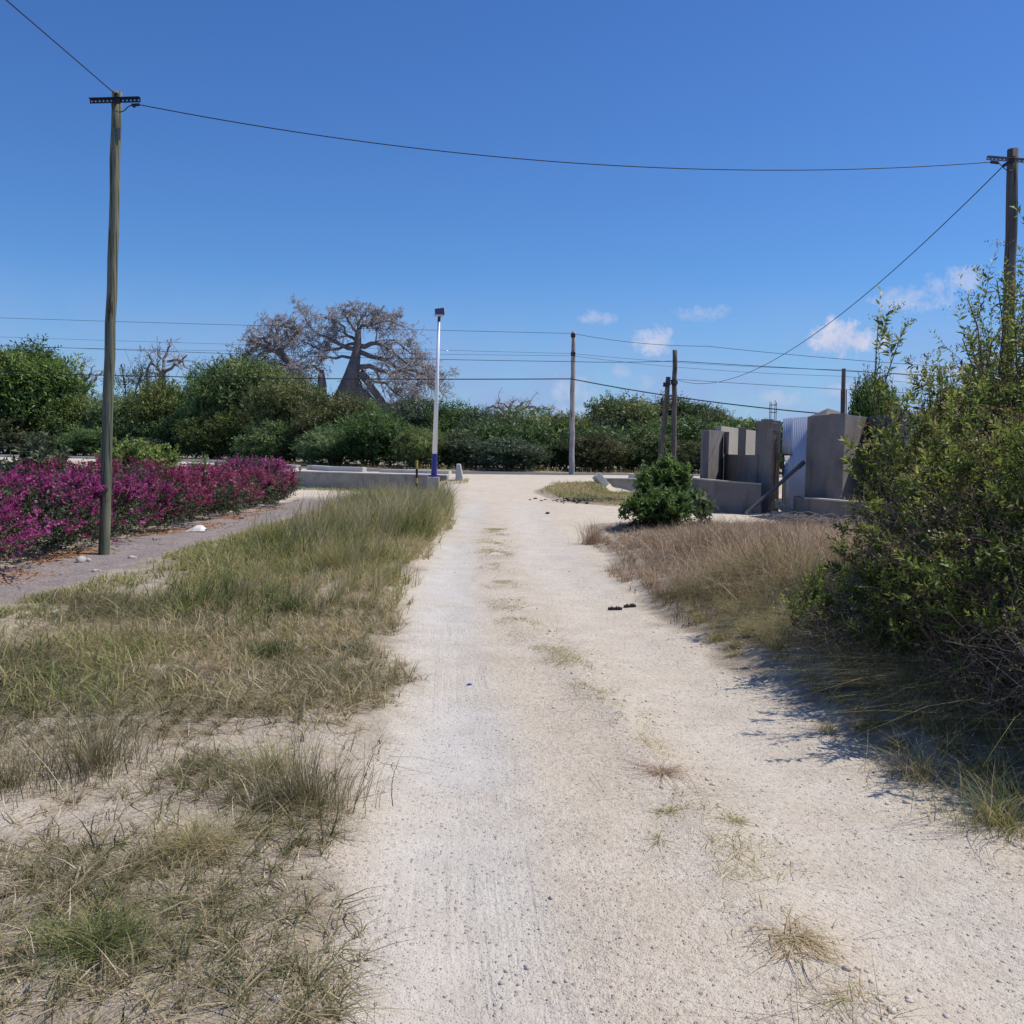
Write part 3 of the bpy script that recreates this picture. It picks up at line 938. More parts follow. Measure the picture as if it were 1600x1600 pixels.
# pale wall inside, lit by the sun
m = MB(); m.wall(XY(1125, 28.9), XY(1206, 32.6), .18, -.2, 2.42, 2.30)
tag(m.build('inner_wall', M['render_cream'], None, .008), 'sunlit cream wall seen through the notches of the left gateway wall', 'wall')
t = empty('planter_wall', (6, 26, 0), 'low grey planter wall in front of the notched gateway wall, left of the gate', 'wall')
B0 = XY(1062, 29.2); B1 = XY(1117, 26.0); B2 = XY(1191, 25.5)
m = MB(); m.wall(B0, B1, .16, -.2, .80, .82); m.wall(B1, B2, .16, -.2, .82, .76); m.build('planter_face', M['render_grey'], t, .008)
m = MB()
for a_, b_, za, zb in ((B0, B1, .80, .82), (B1, B2, .82, .76)):
    a_, b_ = Vector(a_), Vector(b_); d = (b_ - a_).normalized(); n_ = Vector((-d.y, d.x)) * .2; o_ = Vector((d.y, -d.x)) * .02
    a_ += o_; b_ += o_
    m.prism([tuple(a_), tuple(b_), tuple(b_ + n_), tuple(a_ + n_)], [za + .003, zb + .003, zb + .003, za + .003], [za + .04, zb + .04, zb + .04, za + .04])
m.build('planter_cap', M['render_cream'], t, .004)

# gate leaf of corrugated sheet
t = empty('metal_gate', (7.6, 25.4, 0), 'blue-grey corrugated sheet metal gate leaf between the two gateway walls', 'gate')


def corr(a, b, z0, z1a, z1b, pitch=.05, amp=.005, n=None):
    a = Vector((*a, 0)); b = Vector((*b, 0)); L = (b - a).length; d = (b - a) / L; nn = Vector((d.y, -d.x, 0))
    n = int(L / pitch * 8)
    V = []
    for i in range(n + 1):
        u = i / n
        p_ = a + d * L * u + nn * amp * math.sin(u * L / pitch * 2 * math.pi)
        V += [(p_.x, p_.y, z0 + .06 * math.sin(u * 3)), (p_.x, p_.y, z1a + (z1b - z1a) * u)]
    return V, [[2 * i, 2 * i + 2, 2 * i + 3, 2 * i + 1] for i in range(n)]


g0 = XY(1221, 25.75, 730); g1 = XY(1259, 25.35, 730)
zt0 = P(1219, 654, 25.75)[2]; zt1 = P(1259, 651, 25.35)[2]
gx = lambda u: (g0[0] + (g1[0] - g0[0]) * u, g0[1] + (g1[1] - g0[1]) * u)
m = MB(); m.add(*corr(gx(.33), gx(1), -.02, zt0 + .02, zt1)); m.add(*corr(gx(.0), (gx(.36)[0], gx(.36)[1] - .03), 1.55, zt0, zt0 + .02))
o = m.build('gate_sheet', M['gate'], t, smooth=True)
o.modifiers.new('solid', 'SOLIDIFY').thickness = .004
m = MB(); m.add(*corr((gx(.12)[0], gx(.12)[1] + .03), (gx(.35)[0], gx(.35)[1] + .03), .05, 1.56, 1.56, .03, .004))
o = m.build('door_strip', M['alu'], t, smooth=True); o.modifiers.new('solid', 'SOLIDIFY').thickness = .004
m = MB(); m.bar((gx(.10)[0], gx(.10)[1] + .02, -.02), (gx(.085)[0], gx(.1)[1] + .02, 1.60), .035, .03)
m.bar((gx(-.02)[0], gx(0)[1] + .0, 1.585), (gx(.38)[0], gx(.36)[1] - .05, 1.575), .03, .025)
m.build('gate_frame', M['rust'], t)
m = MB(); m.bar((gx(.14)[0], gx(.14)[1] - .02, .0), (gx(.12)[0], gx(.12)[1] - .02, 1.0), .04, .03); m.build('gate_stile', M['pale_timber'], t)
# blue lettering running down the narrow strip
m = MB()
gp = lambda px, py: P(px, py, gx(.22)[1] - .03)
for pl in ([(1224.2, 714.5), (1226, 719), (1228, 721.5)], [(1226, 715), (1225.3, 720), (1228.5, 720.3)], [(1226.2, 726), (1226, 731.5)],
           [(1224, 735.5), (1227, 734.5), (1227.4, 738), (1225, 739), (1224, 735.5)], [(1221.8, 739), (1222, 742.5), (1224.5, 744.0)], [(1222, 742), (1226, 741.0)]):
    m.tube([gp(a_, b_) for a_, b_ in pl], .011, 5)
m.build('blue_lettering', M['gate_text'], t)
# timber posts between pier and gate
m = MB()
for px, w, zt, r_ in ((1207.5, .07, 2.1, .0), (1211.8, .06, 1.62, .03), (1215.5, .05, 1.6, -.02)):
    q = P(px + 1.5, 720, 25.6)
    m.bar((P(px - .5, 790, 25.6)[0], 25.6, -.05), (q[0] + r_, 25.62, zt), w, .06)
tag(m.build('timber_post', M['timber'], None, .004), 'rough brown timber posts standing tight together between left pier and metal gate', 'timber posts')

# diagonal prop
m = MB(); m.tube([P(1166, 802, 24.6), P(1256, 722, 24.9)], .05, 10)
m.tube([P(1247, 730.5, 24.83), P(1256, 722, 24.9)], .062, 10)
tag(m.build('prop_pole', M['prop'], None), 'grey tube leaning diagonally across the metal gate', 'pole')
# planks at the gate foot
PLK = [((1205, 803), (1247, 806), .16, .035, 0, 24.3, 'flat pale plank lying on the ground before the gate'),
       ((1209, 786), (1222, 790), .22, .04, .3, 25.1, 'short pale board leaning against the gate foot'),
       ((1219, 790), (1232, 800), .20, .04, .4, 25.0, 'tilted pale board beside the gate, sloping down to the right'),
       ((1232, 799), (1244, 801), .16, .05, .1, 24.9, 'small dark-edged board at the right foot of the gate')]
for (a_, b_, w_, h_, rr_, Y_, lb) in PLK:
    m = MB(); m.bar(P(a_[0], a_[1], Y_), P(b_[0], b_[1], Y_ - .05), w_, h_, rr_ + 1.57)
    tag(m.build('plank', M['pale_timber'], None, .004), lb, 'plank', 'boards at the foot of the gate')
m = MB(); m.bar(P(1206, 806, 24.8), P(1208, 784, 24.8), .08); m.bar(P(1202, 796, 24.8), P(1210, 800, 24.8), .05)
tag(m.build('stake', M['timber'], None, .004), 'short dark timber stake under the end of the planks by the gate', 'stake')

# right part
t = empty('gateway_wall', (8.5, 24, 0), 'tall plain grey gateway wall on the right of the metal gate', 'wall')
C0 = XY(1259, 25.2); C1 = XY(1306, 23.4); C2 = XY(1352, 25.3); C3 = XY(1368, 24.7); C4 = XY(1412, 23.2)
m = MB()
m.wall(C0, C1, .2, -.2, P(1258, 651, 25.2)[2], P(1306, 646, 23.4)[2])
zt = P(1306, 646, 23.4)[2]
m.wall(C1, C2, .2, -.2, zt)
m.wall(C2, C4, .2, -.2, zt, zt + .02)
m.build('rendered_wall', M['render_grey'], t, .006)
t = empty('planter_wall', (8.8, 22.4, 0), 'low grey planter wall in front of the plain right gateway wall', 'wall')
D0 = XY(1259.5, 23.6); D1 = XY(1330, 22.1); D2 = XY(1400, 21.6)
zc = P(1260, 777, 23.6)[2]
m = MB(); m.wall(D0, D1, .16, -.2, zc - .04); m.wall(D1, D2, .16, -.2, zc - .04); m.wall((D0[0] + .17, D0[1] + 1.5), D0, .15, -.2, zc - .04)
m.build('planter_face', M['render_grey'], t, .006)
m = MB()
for a_, b_ in ((D0, D1), (D1, D2)):
    a_, b_ = Vector(a_), Vector(b_); d = (b_ - a_).normalized(); n_ = Vector((-d.y, d.x)) * .22; o_ = Vector((d.y, -d.x)) * .02
    m.prism([tuple(a_ + o_), tuple(b_ + o_), tuple(b_ + n_), tuple(a_ + n_)], zc - .037, zc)
m.build('planter_cap', M['render_cream'], t, .004)
# unfinished house behind the right wall
t = empty('unfinished_column', (9.4, 26.5, 0), 'grey wooden post with thin reinforcing bars standing behind the right gateway wall', 'post')
m = MB(); m.tube([P(1315.5, 700, 26.5), P(1318.5, 576, 26.5)], [.062, .055], 10); m.build('post', M['pole_grey'], t)
m = MB()
for px_, tp in ((1314.5, 610), (1320, 609), (1322.5, 609.5)):
    m.tube([P(px_ - 1, 700, 26.4), P(px_, tp, 26.4)], .016, 5)
for yy in (618, 630): m.tube([P(1314, yy, 26.38), P(1323, yy, 26.38)], .01, 5)
m.build('reinforcing_bars', M['rust'], t)
m = MB(); s0 = P(1292, 652, 33); s1 = P(1313, 640, 33); s2 = P(1345, 650, 33)
m.prism([(s0[0], 33), (s2[0], 33), (s2[0], 36), (s0[0], 36)], 0, s0[2] - .05)
m.add([(s0[0] - .1, 33 - .1, s0[2] - .05), (s2[0] + .1, 33 - .1, s0[2] - .05), (s2[0] + .1, 36, s0[2] - .05), (s0[0] - .1, 36, s0[2] - .05), (s1[0], 34.3, s1[2] + .1)],
      [[0, 1, 4], [1, 2, 4], [2, 3, 4], [3, 0, 4], [3, 2, 1, 0]])
tag(m.build('shed', M['render_grey'], None), 'grey pointed roof of a hut, its tip showing over the right gateway wall', 'hut')

# ------------------------------------------------------------------ vegetation builders
def crown_mesh(name, R, H, z0, nlobe, nsprig, nl, ll, lw, seed, flat=.0, ground=True, lobe=(.22, .42), tmul=1.0):
    """crown filling a dome of radius R and height H above z0: leafy lobes with gaps between"""
    g = np.random.default_rng(seed)
    C, A, T = [], [], []
    for i in range(nlobe):
        th = g.uniform(0, 2 * np.pi); ph = np.arccos(g.uniform(-1 if ground else -.75, 1))
        d = np.array([np.cos(th) * np.sin(ph), np.sin(th) * np.sin(ph), np.cos(ph)])
        lr = g.uniform(*lobe) * R
        rr = g.uniform(.45, 1.0)
        c = np.array([d[0] * (R - lr) * rr, d[1] * (R - lr) * rr, z0 + H * .5 + d[2] * (H * .5 - lr * .6) * (rr if d[2] > 0 else 1)])
        if d[2] < 0: c[:2] = d[:2] / max(np.hypot(*d[:2]), .3) * (R - lr) * rr
        n = int(nsprig * (lr / R / .32) ** 2)
        dd = rdir(n, g); dd[:, 2] = np.abs(dd[:, 2]) * .9 - .25 * (g.uniform(0, 1, n) < .45)
        dd = unit(dd)
        sq = np.array([1, 1, g.uniform(.6, 1.0)])
        p = c + dd * lr * sq * np.where(g.uniform(0, 1, (n, 1)) < .13, g.uniform(1.05, 1.42, (n, 1)), g.uniform(.5, 1.06, (n, 1)))
        C.append(p); A.append(unit(dd * .8 + np.array([0, 0, .35]) + g.normal(0, .35, (n, 3))))
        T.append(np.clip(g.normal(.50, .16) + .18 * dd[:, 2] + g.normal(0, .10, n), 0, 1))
    C = np.concatenate(C); A = np.concatenate(A); T = np.concatenate(T)
    keep = C[:, 2] > .05
    C, A, T = C[keep], A[keep], T[keep]
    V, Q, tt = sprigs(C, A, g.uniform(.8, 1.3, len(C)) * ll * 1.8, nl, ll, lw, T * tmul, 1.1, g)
    V[:, 2] *= H / np.percentile(V[:, 2], 99.7)
    V[:, :2] *= R / np.percentile(np.abs(V[:, 0]), 99)
    return npmesh(name, V, Q, {'tint': tt})


def trunk_mesh(name, R, H, n, seed, r0=.14):
    g = np.random.default_rng(seed)
    PL, RR = [], []
    K = 6
    for i in range(n):
        b = np.array([*(g.normal(0, .12, 2) * R), -.2])
        th = g.uniform(0, 6.28)
        e = np.array([np.cos(th) * R * g.uniform(.2, .8), np.sin(th) * R * g.uniform(.2, .8), H * g.uniform(.45, .9)])
        t = np.linspace(0, 1, K)[:, None]
        c = b * (1 - t) + e * t + np.array([0, 0, .25 * H]) * (t * (1 - t)) + g.normal(0, .05 * R, (K, 3)) * t
        PL.append(c); RR.append(np.linspace(r0 * g.uniform(.5, 1), .02, K))
    PL = np.array(PL); RR = np.array(RR)
    V1 = curvetube(PL, RR, 6)
    c1, r1 = spawn(PL, RR, 4, g, .5, .5)
    return npmesh(name, *merge([V1, curvetube(c1, r1, 4)]), smooth=True)


def spawn(PL, R, m, g, lr=.5, rr=.55, up=.25, wig=.14, t0=.3, K=5, keep=.5, droop=0.0):
    """m children per parent polyline"""
    N, Kp, _ = PL.shape
    seglen = np.linalg.norm(np.diff(PL, axis=1), axis=2).sum(1)
    t = g.uniform(t0, 1, (N, m)) * (Kp - 1)
    i = np.minimum(t.astype(int), Kp - 2); f = t - i
    ar = np.arange(N)[:, None]
    p = PL[ar, i] * (1 - f[..., None]) + PL[ar, i + 1] * f[..., None]
    tg = unit(PL[ar, i + 1] - PL[ar, i])
    rp = R[ar, i] * (1 - f) + R[ar, i + 1] * f
    d = unit(tg * keep + rdir(N * m, g).reshape(N, m, 3) * .8 + np.array([0, 0, up]))
    L = seglen[:, None] * lr * g.uniform(.5, 1.25, (N, m)) * (1.15 - .5 * t / (Kp - 1))
    s = np.linspace(0, 1, K)
    out = p[:, :, None] + d[:, :, None] * (L[..., None] * s)[..., None]
    out += g.normal(0, 1, out.shape) * (L[..., None] * s * wig)[..., None]
    out[..., 2] -= droop * L[..., None] * s ** 2
    r = (rp * rr)[..., None] * (1 - .75 * s)
    return out.reshape(N * m, K, 3), r.reshape(N * m, K)


PROTO = {}


def proto(kind):
    if kind in PROTO: return PROTO[kind]
    s = abs(hash(kind)) % 1000
    if kind == 'mango': me = crown_mesh('crown', 1, 1.6, .0, 46, 80, 7, .085, .34, 11, ground=False, lobe=(.22, .40), tmul=.95)
    elif kind == 'thick1': me = crown_mesh('crown', 1, 1.5, 0, 52, 75, 6, .075, .40, 12)
    elif kind == 'thick2': me = crown_mesh('crown', 1, 1.3, 0, 58, 70, 6, .068, .42, 13, lobe=(.18, .36))
    elif kind == 'thick3': me = crown_mesh('crown', 1, 1.7, 0, 46, 85, 7, .078, .32, 14, lobe=(.2, .45))
    elif kind == 'airy': me = crown_mesh('crown', 1, 1.2, .3, 34, 42, 6, .060, .30, 15, ground=False, lobe=(.12, .28))
    tk = trunk_mesh('trunk', 1, 1.3, 6, 5 + len(PROTO), .045)
    PROTO[kind] = (me, tk)
    return PROTO[kind]


PH = {'mango': 1.6, 'thick1': 1.5, 'thick2': 1.3, 'thick3': 1.7, 'airy': 1.2}
first = {}


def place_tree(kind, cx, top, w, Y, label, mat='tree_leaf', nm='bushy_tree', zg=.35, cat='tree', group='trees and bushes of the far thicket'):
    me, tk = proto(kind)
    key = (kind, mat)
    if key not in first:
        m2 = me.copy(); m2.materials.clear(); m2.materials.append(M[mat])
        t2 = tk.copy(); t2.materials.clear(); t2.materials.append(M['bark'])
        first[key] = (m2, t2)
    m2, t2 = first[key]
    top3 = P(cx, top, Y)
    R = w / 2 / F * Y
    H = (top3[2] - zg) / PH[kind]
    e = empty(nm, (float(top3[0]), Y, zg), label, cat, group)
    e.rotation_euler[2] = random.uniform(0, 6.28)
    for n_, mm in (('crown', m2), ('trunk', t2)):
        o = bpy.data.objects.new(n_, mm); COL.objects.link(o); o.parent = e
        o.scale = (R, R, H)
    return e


# far thicket, each plant by itself: (kind, centre px, top px, width px, distance, material, label)
TH = [
 ('mango', 28, 537, 165, 80, 'tree_leaf', 'dense round dark green tree at the left edge of the thicket'),
 ('thick2', 12, 640, 150, 78.5, 'tree_leaf', 'low dark bush under the round tree at the left edge'),
 ('thick1', 118, 618, 130, 80, 'tree_leaf', 'mid height green bush right of the round left tree'),
 ('airy', 214, 548, 105, 84, 'grey_leaf', 'thin olive-brown tree standing just right of the left utility pole'),
 ('thick2', 190, 612, 120, 78, 'tree_leaf', 'green bush right behind the left utility pole'),
 ('thick1', 262, 596, 120, 76, 'tree_leaf', 'rounded green bush below the bare tree right of the left pole'),
 ('thick3', 330, 570, 100, 72, 'tree_leaf', 'upright leafy bush between the bare tree and the tallest green tree'),
 ('mango', 392, 553, 135, 71, 'tree_leaf', 'tallest light green tree of the thicket, left of the great baobab'),
 ('thick1', 345, 640, 130, 68, 'tree_leaf', 'broad low bush above the middle of the bougainvillea hedge'),
 ('thick3', 456, 588, 130, 66, 'tree_leaf', 'rounded green tree in front of the left baobab'),
 ('thick3', 520, 610, 125, 62, 'tree_leaf', 'green bush just below the base of the great baobab'),
 ('thick1', 566, 626, 84, 64, 'tree_leaf', 'small rounded bush hiding the foot of the great baobab'),
 ('thick2', 440, 660, 140, 63, 'tree_leaf', 'shadowy low bush beyond the right end of the hedge'),
 ('thick1', 590, 643, 120, 56, 'tree_leaf', 'bright yellow-green bush left of the street light'),
 ('thick1', 640, 622, 110, 60, 'grey_leaf', 'grey-green bush under the drooping right side of the baobab'),
 ('thick3', 700, 626, 100, 60, 'tree_leaf', 'rounded green bush directly right of the street light'),
 ('thick1', 762, 638, 110, 58, 'grey_leaf', 'pale green bush in front of the small far baobab'),
 ('thick2', 828, 636, 120, 60, 'tree_leaf', 'bush with a flat top left of the pale central pole'),
 ('thick1', 884, 645, 100, 57, 'tree_leaf', 'dark bush directly behind the pale central pole'),
 ('thick2', 938, 648, 90, 58, 'grey_leaf', 'low dusty bush just right of the pale central pole'),
 ('mango', 985, 619, 130, 60, 'tree_leaf', 'broad dark tree left of the leaning pole'),
 ('mango', 1062, 622, 120, 62, 'tree_leaf', 'broad green tree behind the coil pole'),
 ('thick3', 1118, 640, 90, 58, 'tree_leaf', 'green tree rising just above the notched gateway wall'),
 ('thick1', 1172, 655, 90, 56, 'tree_leaf', 'leafy bush between notched wall and metal gate, far behind'),
 ('thick2', 70, 676, 130, 77, 'grey_leaf', 'low grey-green bush at the roadside, above the left end of the hedge'),
 ('thick1', 235, 684, 110, 71, 'grey_leaf', 'dull brownish bush at the roadside right of the left utility pole'),
 ('thick2', 150, 668, 120, 75, 'tree_leaf', 'low bush at the roadside left of the left utility pole'),
 ('thick3', 520, 668, 110, 57, 'tree_leaf', 'low dark bush at the roadside above the long retaining wall'),
 ('thick3', 655, 668, 80, 53, 'tree_leaf', 'small shaded bush behind the marker post'),
 ('thick1', 728, 674, 95, 54, 'grey_leaf', 'low roadside bush between street light and junction'),
 ('thick1', 795, 684, 120, 52, 'grey_leaf', 'low pale roadside bush straight ahead at the junction'),
 ('thick3', 858, 678, 75, 54, 'tree_leaf', 'small roadside bush left of the pale pole foot'),
 ('thick3', 938, 676, 110, 53, 'tree_leaf', 'shadowy low bush right of the pale pole foot'),
 ('thick1', 1010, 670, 110, 54, 'tree_leaf', 'low bush under the leaning pole, left of the round bush'),
 ('thick1', 1085, 690, 100, 53, 'tree_leaf', 'dark low bush between the coil pole and the notched wall'),
 ('thick1', 1240, 668, 90, 58, 'tree_leaf', 'bush hidden behind the metal gate, its top level with the pier'),
]
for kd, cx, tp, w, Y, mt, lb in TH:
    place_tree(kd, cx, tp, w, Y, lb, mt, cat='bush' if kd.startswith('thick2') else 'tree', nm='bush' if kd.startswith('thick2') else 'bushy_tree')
place_tree('mango', 1372, 584, 78, 30, 'small dark green tree behind the right gateway wall, left of the flowering shrubs', 'dark_leaf', zg=0, group='trees behind the gateway')
place_tree('thick3', 1500, 610, 120, 34, 'leafy tree behind the flowering shrubs near the right pole', 'tree_leaf', zg=0, group='trees behind the gateway')
place_tree('thick3', 1620, 600, 120, 34, 'leafy tree at the right edge behind the right pole', 'tree_leaf', zg=0, group='trees behind the gateway')
# distant wood closing the gaps low down
V, Q, tt = [], [], []
g = np.random.default_rng(99)
n = 60000
xs_ = g.uniform(-80, 75, n)
yb = FAR(xs_) + 3 + g.uniform(0, 8, n)
zt_ = (1.4 + 2.3 * fbm(xs_, yb * .2, 5.0, 61)) * np.sqrt(g.uniform(0, 1, n)) + .3
C = np.stack([xs_, yb, zt_], -1)
A = unit(g.normal(0, .7, (n, 3)) + np.array([0, -.3, .6]))
V, Q, tt = sprigs(C, A, np.full(n, .5), 5, .30, .42, np.clip(g.normal(.35, .15, n), 0, 1), 1.1, g)
tag(link('undergrowth', npmesh('undergrowth', V, Q, {'tint': tt}), M['tree_leaf']), 'dark tangled undergrowth filling the thicket beyond the main road', 'undergrowth', kind='stuff')


# ------------------------------------------------------------------ baobabs and bare trees
def limb(pts, w0, w1, Y, g, K=9, dz=2.5):
    """pts in measured pixels, widths in pixels; depth wanders around Y"""
    q = np.array([P(a_, b_, Y) for a_, b_ in pts])
    off = np.cumsum(g.normal(0, dz / len(pts), len(pts))); off[0] = 0
    q[:, 1] += off; q[:, 0] *= (Y + off) / Y; q[:, 2] = 1.6 + (q[:, 2] - 1.6) * (Y + off) / Y
    s = np.linspace(0, 1, len(q)); t = np.linspace(0, 1, K)
    q = np.stack([np.interp(t, s, q[:, i]) for i in range(3)], -1)
    q[1:-1] += g.normal(0, .10, (K - 2, 3))
    return q, np.linspace(w0, w1, K) * Y / F / 2


def baobab(name, label, Y, trunk, limbs, seed, lv=((12, .42, .45), (8, .55, .5), (6, .6, .6)), foot=None, group='bare baobab trees'):
    g = np.random.default_rng(seed)
    b = P(trunk[0][0][0], 700, Y)
    e = empty(name, (float(b[0]), Y, .3), label, 'tree', group)
    parts = []
    for pts, ws in zip(*trunk_split(trunk)):
        q = np.array([[P(a_, b_, Y) for a_, b_ in pts]])
        parts.append(curvetube(q, np.array([ws]) * Y / F / 2, 14))
    link('trunk', npmesh('trunk', *merge(parts), smooth=True), M['baobab'], e)
    PL, RR = zip(*[limb(p_, a_, b_, Y, g) for p_, a_, b_ in limbs])
    PL = np.array(PL); RR = np.array(RR)
    link('limbs', npmesh('limbs', *curvetube(PL, RR, 8), smooth=True), M['baobab'], e)
    tw = []
    cur = (PL, RR)
    for i, (m_, lr, rr) in enumerate(lv):
        cur = spawn(cur[0], cur[1], m_, g, lr, rr, up=.18 - .12 * i, wig=.085, t0=.25 if i else .18, keep=.55, droop=.12)
        cur = (cur[0], np.maximum(cur[1], .019))
        tw.append(curvetube(cur[0], cur[1], 4 if i < 2 else 3))
    link('crown_twigs', npmesh('crown_twigs', *merge(tw)), M['baobab_twig'], e)
    return e


def trunk_split(tr):
    return [[(a_, b_) for a_, b_, w in seg] for seg in tr['segs']], [[w for a_, b_, w in seg] for seg in tr['segs']]


class TR(dict):
    def __getitem__(s, k_):
        if k_ == 0: return s['segs'][0]
        return dict.__getitem__(s, k_)


main_tr = TR(segs=[[(532, 700, 60), (534, 650, 48), (539, 625, 37), (545, 605, 30), (550, 585, 23), (555, 562, 16), (558, 545, 13), (559, 530, 11), (560, 515, 8)],
                   [(616, 680, 20), (606, 648, 16), (594, 624, 12), (578, 602, 11), (562, 582, 10)],
                   [(600, 660, 22), (588, 635, 15), (570, 618, 15), (550, 606, 16)],
                   [(495, 680, 30), (500, 630, 22), (503, 600, 14), (502, 578, 8)]])
main_l = [([(560, 540), (572, 540), (582, 531), (600, 540), (622, 556), (645, 575), (668, 592)], 8.8, 1.4),
          ([(560, 528), (558, 515), (570, 508), (592, 506), (615, 500), (632, 512)], 6.1, 1.4),
          ([(559, 520), (546, 505), (537, 492), (548, 483)], 4.8, 1.4),
          ([(556, 545), (538, 540), (522, 535), (508, 525), (494, 520), (482, 506), (476, 494)], 7.5, 1.4),
          ([(558, 548), (585, 555), (605, 562), (622, 578), (650, 578), (674, 596), (688, 622)], 8.2, 1.4),
          ([(560, 574), (585, 576), (606, 586), (626, 582), (646, 584), (662, 598), (680, 612)], 8.8, 1.4),
          ([(566, 580), (582, 592), (602, 600), (622, 614), (636, 628)], 6.1, 1.4),
          ([(552, 562), (535, 556), (515, 561), (490, 566), (468, 580)], 5.4, 1.4),
          ([(557, 532), (542, 526), (536, 511), (520, 500), (500, 494)], 5.4, 1.4),
          ([(560, 518), (562, 500), (575, 488), (590, 484)], 4.8, 1.4),
          ([(574, 512), (590, 500), (608, 492), (622, 500)], 4.1, 1.4),
          ([(502, 580), (485, 572), (468, 580), (452, 596)], 5.4, 1.4),
          ([(558, 536), (530, 545), (505, 548), (482, 540), (468, 530)], 5.4, 1.4),
          ([(600, 640), (625, 628), (650, 626), (672, 634)], 5.4, 1.4),
          ([(560, 550), (556, 580), (566, 610), (556, 630)], 3.4, 1.4),
          ([(640, 572), (655, 568), (668, 578), (684, 590)], 4.1, 1.4),
          ([(600, 540), (618, 536), (636, 546), (650, 556)], 4.1, 1.4)]
baobab('baobab_tree', 'great leafless baobab with thick dark trunk and wide drooping crown, left of street light', 88, main_tr, main_l, 31)
left_tr = TR(segs=[[(470, 700, 46), (472, 620, 32), (466, 590, 22), (455, 568, 15), (444, 556, 10), (432, 548, 7)]])
left_l = [([(455, 570), (440, 552), (425, 545), (408, 540), (392, 548), (378, 556)], 14, 3), ([(432, 548), (431, 530), (434, 515), (428, 507), (416, 507)], 6, 2),
          ([(465, 580), (450, 585), (430, 580), (412, 590)], 8, 2), ([(440, 552), (450, 535), (462, 522), (470, 515)], 7, 2),
          ([(425, 545), (412, 530), (396, 528), (384, 540)], 6, 2), ([(432, 515), (442, 508), (452, 512), (458, 520)], 4, 1.5),
          ([(455, 570), (440, 575), (418, 566), (395, 572)], 7, 2)]
baobab('baobab_tree', 'leafless baobab with brown broken limbs, just left of the great baobab', 94, left_tr, left_l, 32)
b3 = TR(segs=[[(128, 700, 16), (128, 640, 12), (129, 610, 8)]])
l3 = [([(129, 615), (118, 600), (108, 592), (103, 580)], 6, 1.5), ([(129, 612), (131, 590), (126, 575), (130, 566)], 6, 1.5), ([(129, 618), (142, 600), (150, 590), (160, 582)], 6, 1.5),
      ([(128, 630), (112, 618), (104, 612)], 4, 1), ([(130, 600), (140, 585), (146, 572)], 4, 1)]
baobab('bare_tree', 'small leafless tree between the round left tree and the left utility pole', 95, b3, l3, 33, lv=((6, .5, .5), (5, .5, .5)), group='small bare trees')
b4 = TR(segs=[[(254, 700, 16), (253, 610, 12), (254, 580, 9)]])
l4 = [([(254, 585), (242, 572), (236, 562), (232, 552)], 6, 1.5), ([(254, 580), (256, 562), (262, 550), (266, 540)], 6, 1.5), ([(254, 585), (270, 572), (284, 562), (292, 555)], 6, 1.5),
      ([(254, 592), (244, 584), (234, 580)], 4, 1), ([(262, 565), (276, 560), (290, 572), (298, 582)], 4, 1), ([(256, 565), (246, 552), (250, 543)], 4, 1)]
baobab('bare_tree', 'small leafless tree with forked limbs, right of the left utility pole', 90, b4, l4, 34, lv=((6, .5, .5), (5, .5, .5)), group='small bare trees')
b5 = TR(segs=[[(798, 700, 14), (798, 660, 11), (798, 645, 8)]])
l5 = [([(798, 650), (782, 640), (770, 634), (758, 640)], 6, 1.5), ([(798, 646), (796, 634), (802, 626)], 5, 1.5), ([(798, 650), (814, 640), (830, 634), (845, 640)], 6, 1.5),
      ([(796, 640), (786, 630), (778, 628)], 4, 1), ([(802, 640), (816, 630), (826, 628)], 4, 1), ([(830, 636), (848, 640), (862, 640)], 3, 1)]
baobab('bare_tree', 'low wide leafless tree on the skyline between street light and pale pole', 120, b5, l5, 35, lv=((7, .5, .5), (5, .5, .5)), group='small bare trees')

# ------------------------------------------------------------------ bougainvillea hedge
BG = [(-8.1, 9.6, 1.9, 1.42, 'm', 'magenta bougainvillea bush cut by the left edge, nearest of the hedge'),
      (-7.7, 12.2, 1.6, 1.38, 'm', 'magenta bougainvillea bush just left of the utility pole'),
      (-7.75, 15.0, 1.55, 1.22, 'm', 'purple bougainvillea bush right behind the utility pole'),
      (-7.7, 17.6, 1.45, 1.42, 'c', 'tall crimson bougainvillea bush right of the utility pole'),
      (-7.7, 20.3, 1.40, 1.15, 'c', 'crimson bougainvillea bush in the middle right of the hedge, beyond the white litter'),
      (-7.8, 23.0, 1.40, 1.0, 'c', 'dull red bougainvillea bush near the far end of the hedge'),
      (-7.7, 25.8, 1.30, .92, 'c', 'low thinly flowered bougainvillea bush next to the last one'),
      (-7.6, 28.6, 1.30, 1.22, 'm', 'pink-topped bougainvillea bush at the far right end of the hedge')]
